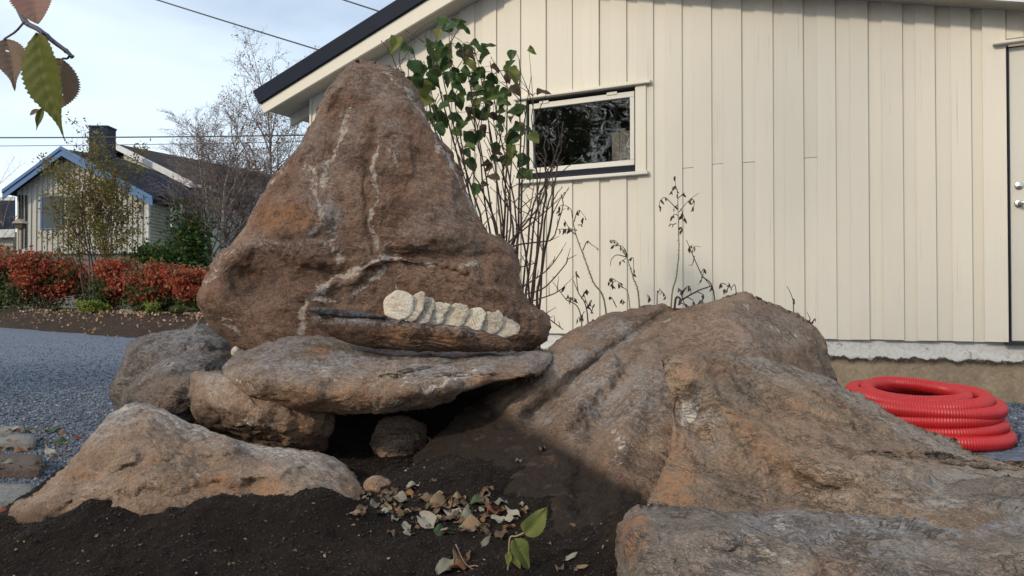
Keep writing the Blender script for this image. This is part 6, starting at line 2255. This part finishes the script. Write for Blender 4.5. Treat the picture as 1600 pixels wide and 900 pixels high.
def wing_window(p0, p1, y0, y1):
    a = ray_plane(p0, y1, b, wnor); e = ray_plane(p1, y0, b, wnor)
    a2 = Vector((e.x, e.y, a.z)); e1 = Vector((a.x, a.y, e.z))
    mb = MB()
    T = .08
    u = wdir * T; z = Vector((0, 0, T))
    for q in ([a - u - z, a2 + u - z, a2 + u, a - u], [e1 - u, e + u, e + u + z, e1 - u + z], [a - u, a, e1, e1 - u], [a2, a2 + u, e + u, e]):
        mb.prism([p + wnor * .01 for p in q], wnor * .06)
    w = mb.build('window', M_NWH, nb)
    mb = MB(); mb.prism([p + wnor * .012 for p in (a, a2, e, e1)], wnor * .02)
    mb.build('pane', M_FG2, w)


wing_window(343, 362, 303, 349); wing_window(365, 383, 303, 349); wing_window(389, 412, 303, 345); wing_window(268, 284, 330, 352)

# bird house on a post at the left gable corner
bp = P(32, 352, 30)
bh = empty('bird_house', Vector((bp.x, bp.y, 0.4)))
tag(bh, 'small wooden bird house on a post before the left gable corner', 'bird house')
mb = MB(); mb.box(bp.x - .04, bp.x + .04, 29.96, 30.04, .35, bp.z - .12); mb.build('post', M_OLDWOOD, bh)
mb = MB(); mb.box(bp.x - .14, bp.x + .14, 29.86, 30.14, bp.z - .119, bp.z + .06); mb.build('box', M_TWIG, bh)
mb = MB(); mb.prism([(bp.x - .22, 29.8, bp.z + .06), (bp.x + .22, 29.8, bp.z + .06), (bp.x, 29.8, bp.z + .24)], (0, .4, 0)); mb.build('roof', M_OLDWOOD, bh)

# far house showing at the left edge
fh = empty('far_house', Vector((P(-30, 470, 42).x, 42, .4)))
tag(fh, 'dark roofed far house cut by the left photo edge', 'house')
a, b, c, d = P(-90, 312, 44), P(24, 312, 44), P(24, 358, 40), P(-90, 362, 40)
mb = MB(); mb.prism([a, b, c, d], (0, 0, -.15)); mb.build('roof', M_NT, fh)
mb = MB(); mb.hexa([d + Vector((0, -.05, -.4)), c + Vector((0, -.05, -.4)), c + Vector((0, 0, -.4)), d + Vector((0, 0, -.4)), d + Vector((0, -.05, .0)), c + Vector((0, -.05, .0)), c, d]); mb.build('fascia', M_NWH, fh)
mb = MB(); mb.box(d.x, c.x - .3, 40.3, 43.8, .3, c.z - .1); mb.build('wall', M_NGR, fh)
mb = MB(); mb.hexa([a + Vector((0, -.1, -.1)), b + Vector((0, -.1, -.1)), b + Vector((0, 0, -.1)), a + Vector((0, 0, -.1)), a + Vector((0, -.1, .15)), b + Vector((0, -.1, .15)), b + Vector((0, 0, .15)), a + Vector((0, 0, .15))]); mb.build('ridge_cap', M_NWH, fh)

# small bare tree at the left edge, far off
b = Vector((P(2, 470, 40).x, 40, .4))
ft = empty('far_tree', b)
tag(ft, 'faint bare tree beyond the blue fascia at the left edge', 'tree')
g_ = Grow(44)
g_.branch(b, (0, 0, 1), 6.6, .09, 0, 2, [16, 9], .55, .04, .2, .08, .35)
g_.paths[0].build('trunk', M_TWIG, ft, smooth=True)
o = g_.paths[1].build('branches', M_BTW, ft); o['kind'] = 'stuff'
o = g_.paths[2].build('twigs', M_BTW, ft); o['kind'] = 'stuff'

# ------------------------------------------------------------------ overhead wires
M_WIRE = plain_mat('black_cable', (0.05, 0.055, 0.06), .6, .1)


def wire(label, a, b, rad, sag):
    pts = []
    for k in range(25):
        t = k / 24
        p = a.lerp(b, t); p.z -= sag * 4 * t * (1 - t)
        pts.append(p)
    mb = MB(); mb.tube(pts, rad, 6)
    tag(mb.build('overhead_wire', M_WIRE, smooth=True), label, 'wire', 'overhead wires against the sky')


wire('overhead wire slanting down to the house roof from the upper left', P(-330, -190, 15), P(560, 97, 10.6), .010, .05)
wire('short overhead wire meeting the blue roof edge at the top', P(200, -115, 13), P(640, 33, 10.2), .010, .02)
wire('thicker of the two level wires crossing above the neighbour chimney', P(-400, 213, 27), P(700, 207, 27), .022, .10)
wire('faint lower level wire just under the thicker one', P(-400, 229, 30), P(700, 216, 30), .012, .10)

# ------------------------------------------------------------------ trees behind the camera, mirrored in the window
M_BT = leaf_mat('garden_tree_leaf', [(0, (0.030, 0.050, 0.018)), (.6, (0.06, 0.08, 0.025)), (1, (0.15, 0.09, 0.03))], .6, .3)
for k, (x, y, H, lab) in enumerate([(-14.5, -3.6, 8.2, 'garden tree across the yard, mirrored in the window'), (-18.0, -7.5, 9.0, 'farther garden tree mirrored in the window'), (-16.5, -11.0, 8.0, 'leafy garden tree at the right of the mirrored trees'), (-12.0, 0.8, 6.5, 'garden tree at the left of the mirrored trees')]):
    b = Vector((x, y, 0))
    tr = empty('garden_tree', b)
    tag(tr, lab, 'tree', 'garden trees mirrored in the window')
    g_ = Grow(90 + k)
    g_.branch(b, (0, 0, 1), H, .16, 0, 2, [18, 7], .6, .02, .2, .06, .2)
    g_.paths[0].build('trunk', M_TWIG, tr, smooth=True)
    mb = MB(); mb.v = g_.paths[1].v + g_.paths[2].v; kk = len(g_.paths[1].v); mb.f = g_.paths[1].f + [[i + kk for i in f] for f in g_.paths[2].f]
    o = mb.build('branches', M_TWIG, tr); o['kind'] = 'stuff'
    tp = np.array([tuple(q) for q in g_.tips])
    r = np.random.default_rng(k)
    i = r.integers(0, len(tp), 5200)
    leaf_cloud('crown', tp[i] + r.normal(size=(len(i), 3)) * .22, .17, M_BT, tr, k)

# sparse tall tree behind the camera: its crown softens the sun on the wall in patches
b = Vector((-8.2, -3.6, 0))
tr = empty('garden_tree', b)
tag(tr, 'tall sparse garden tree behind the camera, out of the photo', 'tree')
g_ = Grow(120)
g_.branch(b, (0, 0, 1), 10.0, .15, 0, 2, [16, 7], .6, .02, .2, .05, .45)
g_.paths[0].build('trunk', M_TWIG, tr, smooth=True)
mb = MB(); mb.v = g_.paths[1].v + g_.paths[2].v; kk = len(g_.paths[1].v); mb.f = g_.paths[1].f + [[i + kk for i in f] for f in g_.paths[2].f]
o = mb.build('branches', M_TWIG, tr); o['kind'] = 'stuff'
tp = np.array([tuple(q) for q in g_.tips])
r = np.random.default_rng(9)
i = r.integers(0, len(tp), 1000)
leaf_cloud('crown', tp[i] + r.normal(size=(len(i), 3)) * .2, .20, M_BT, tr, 19)
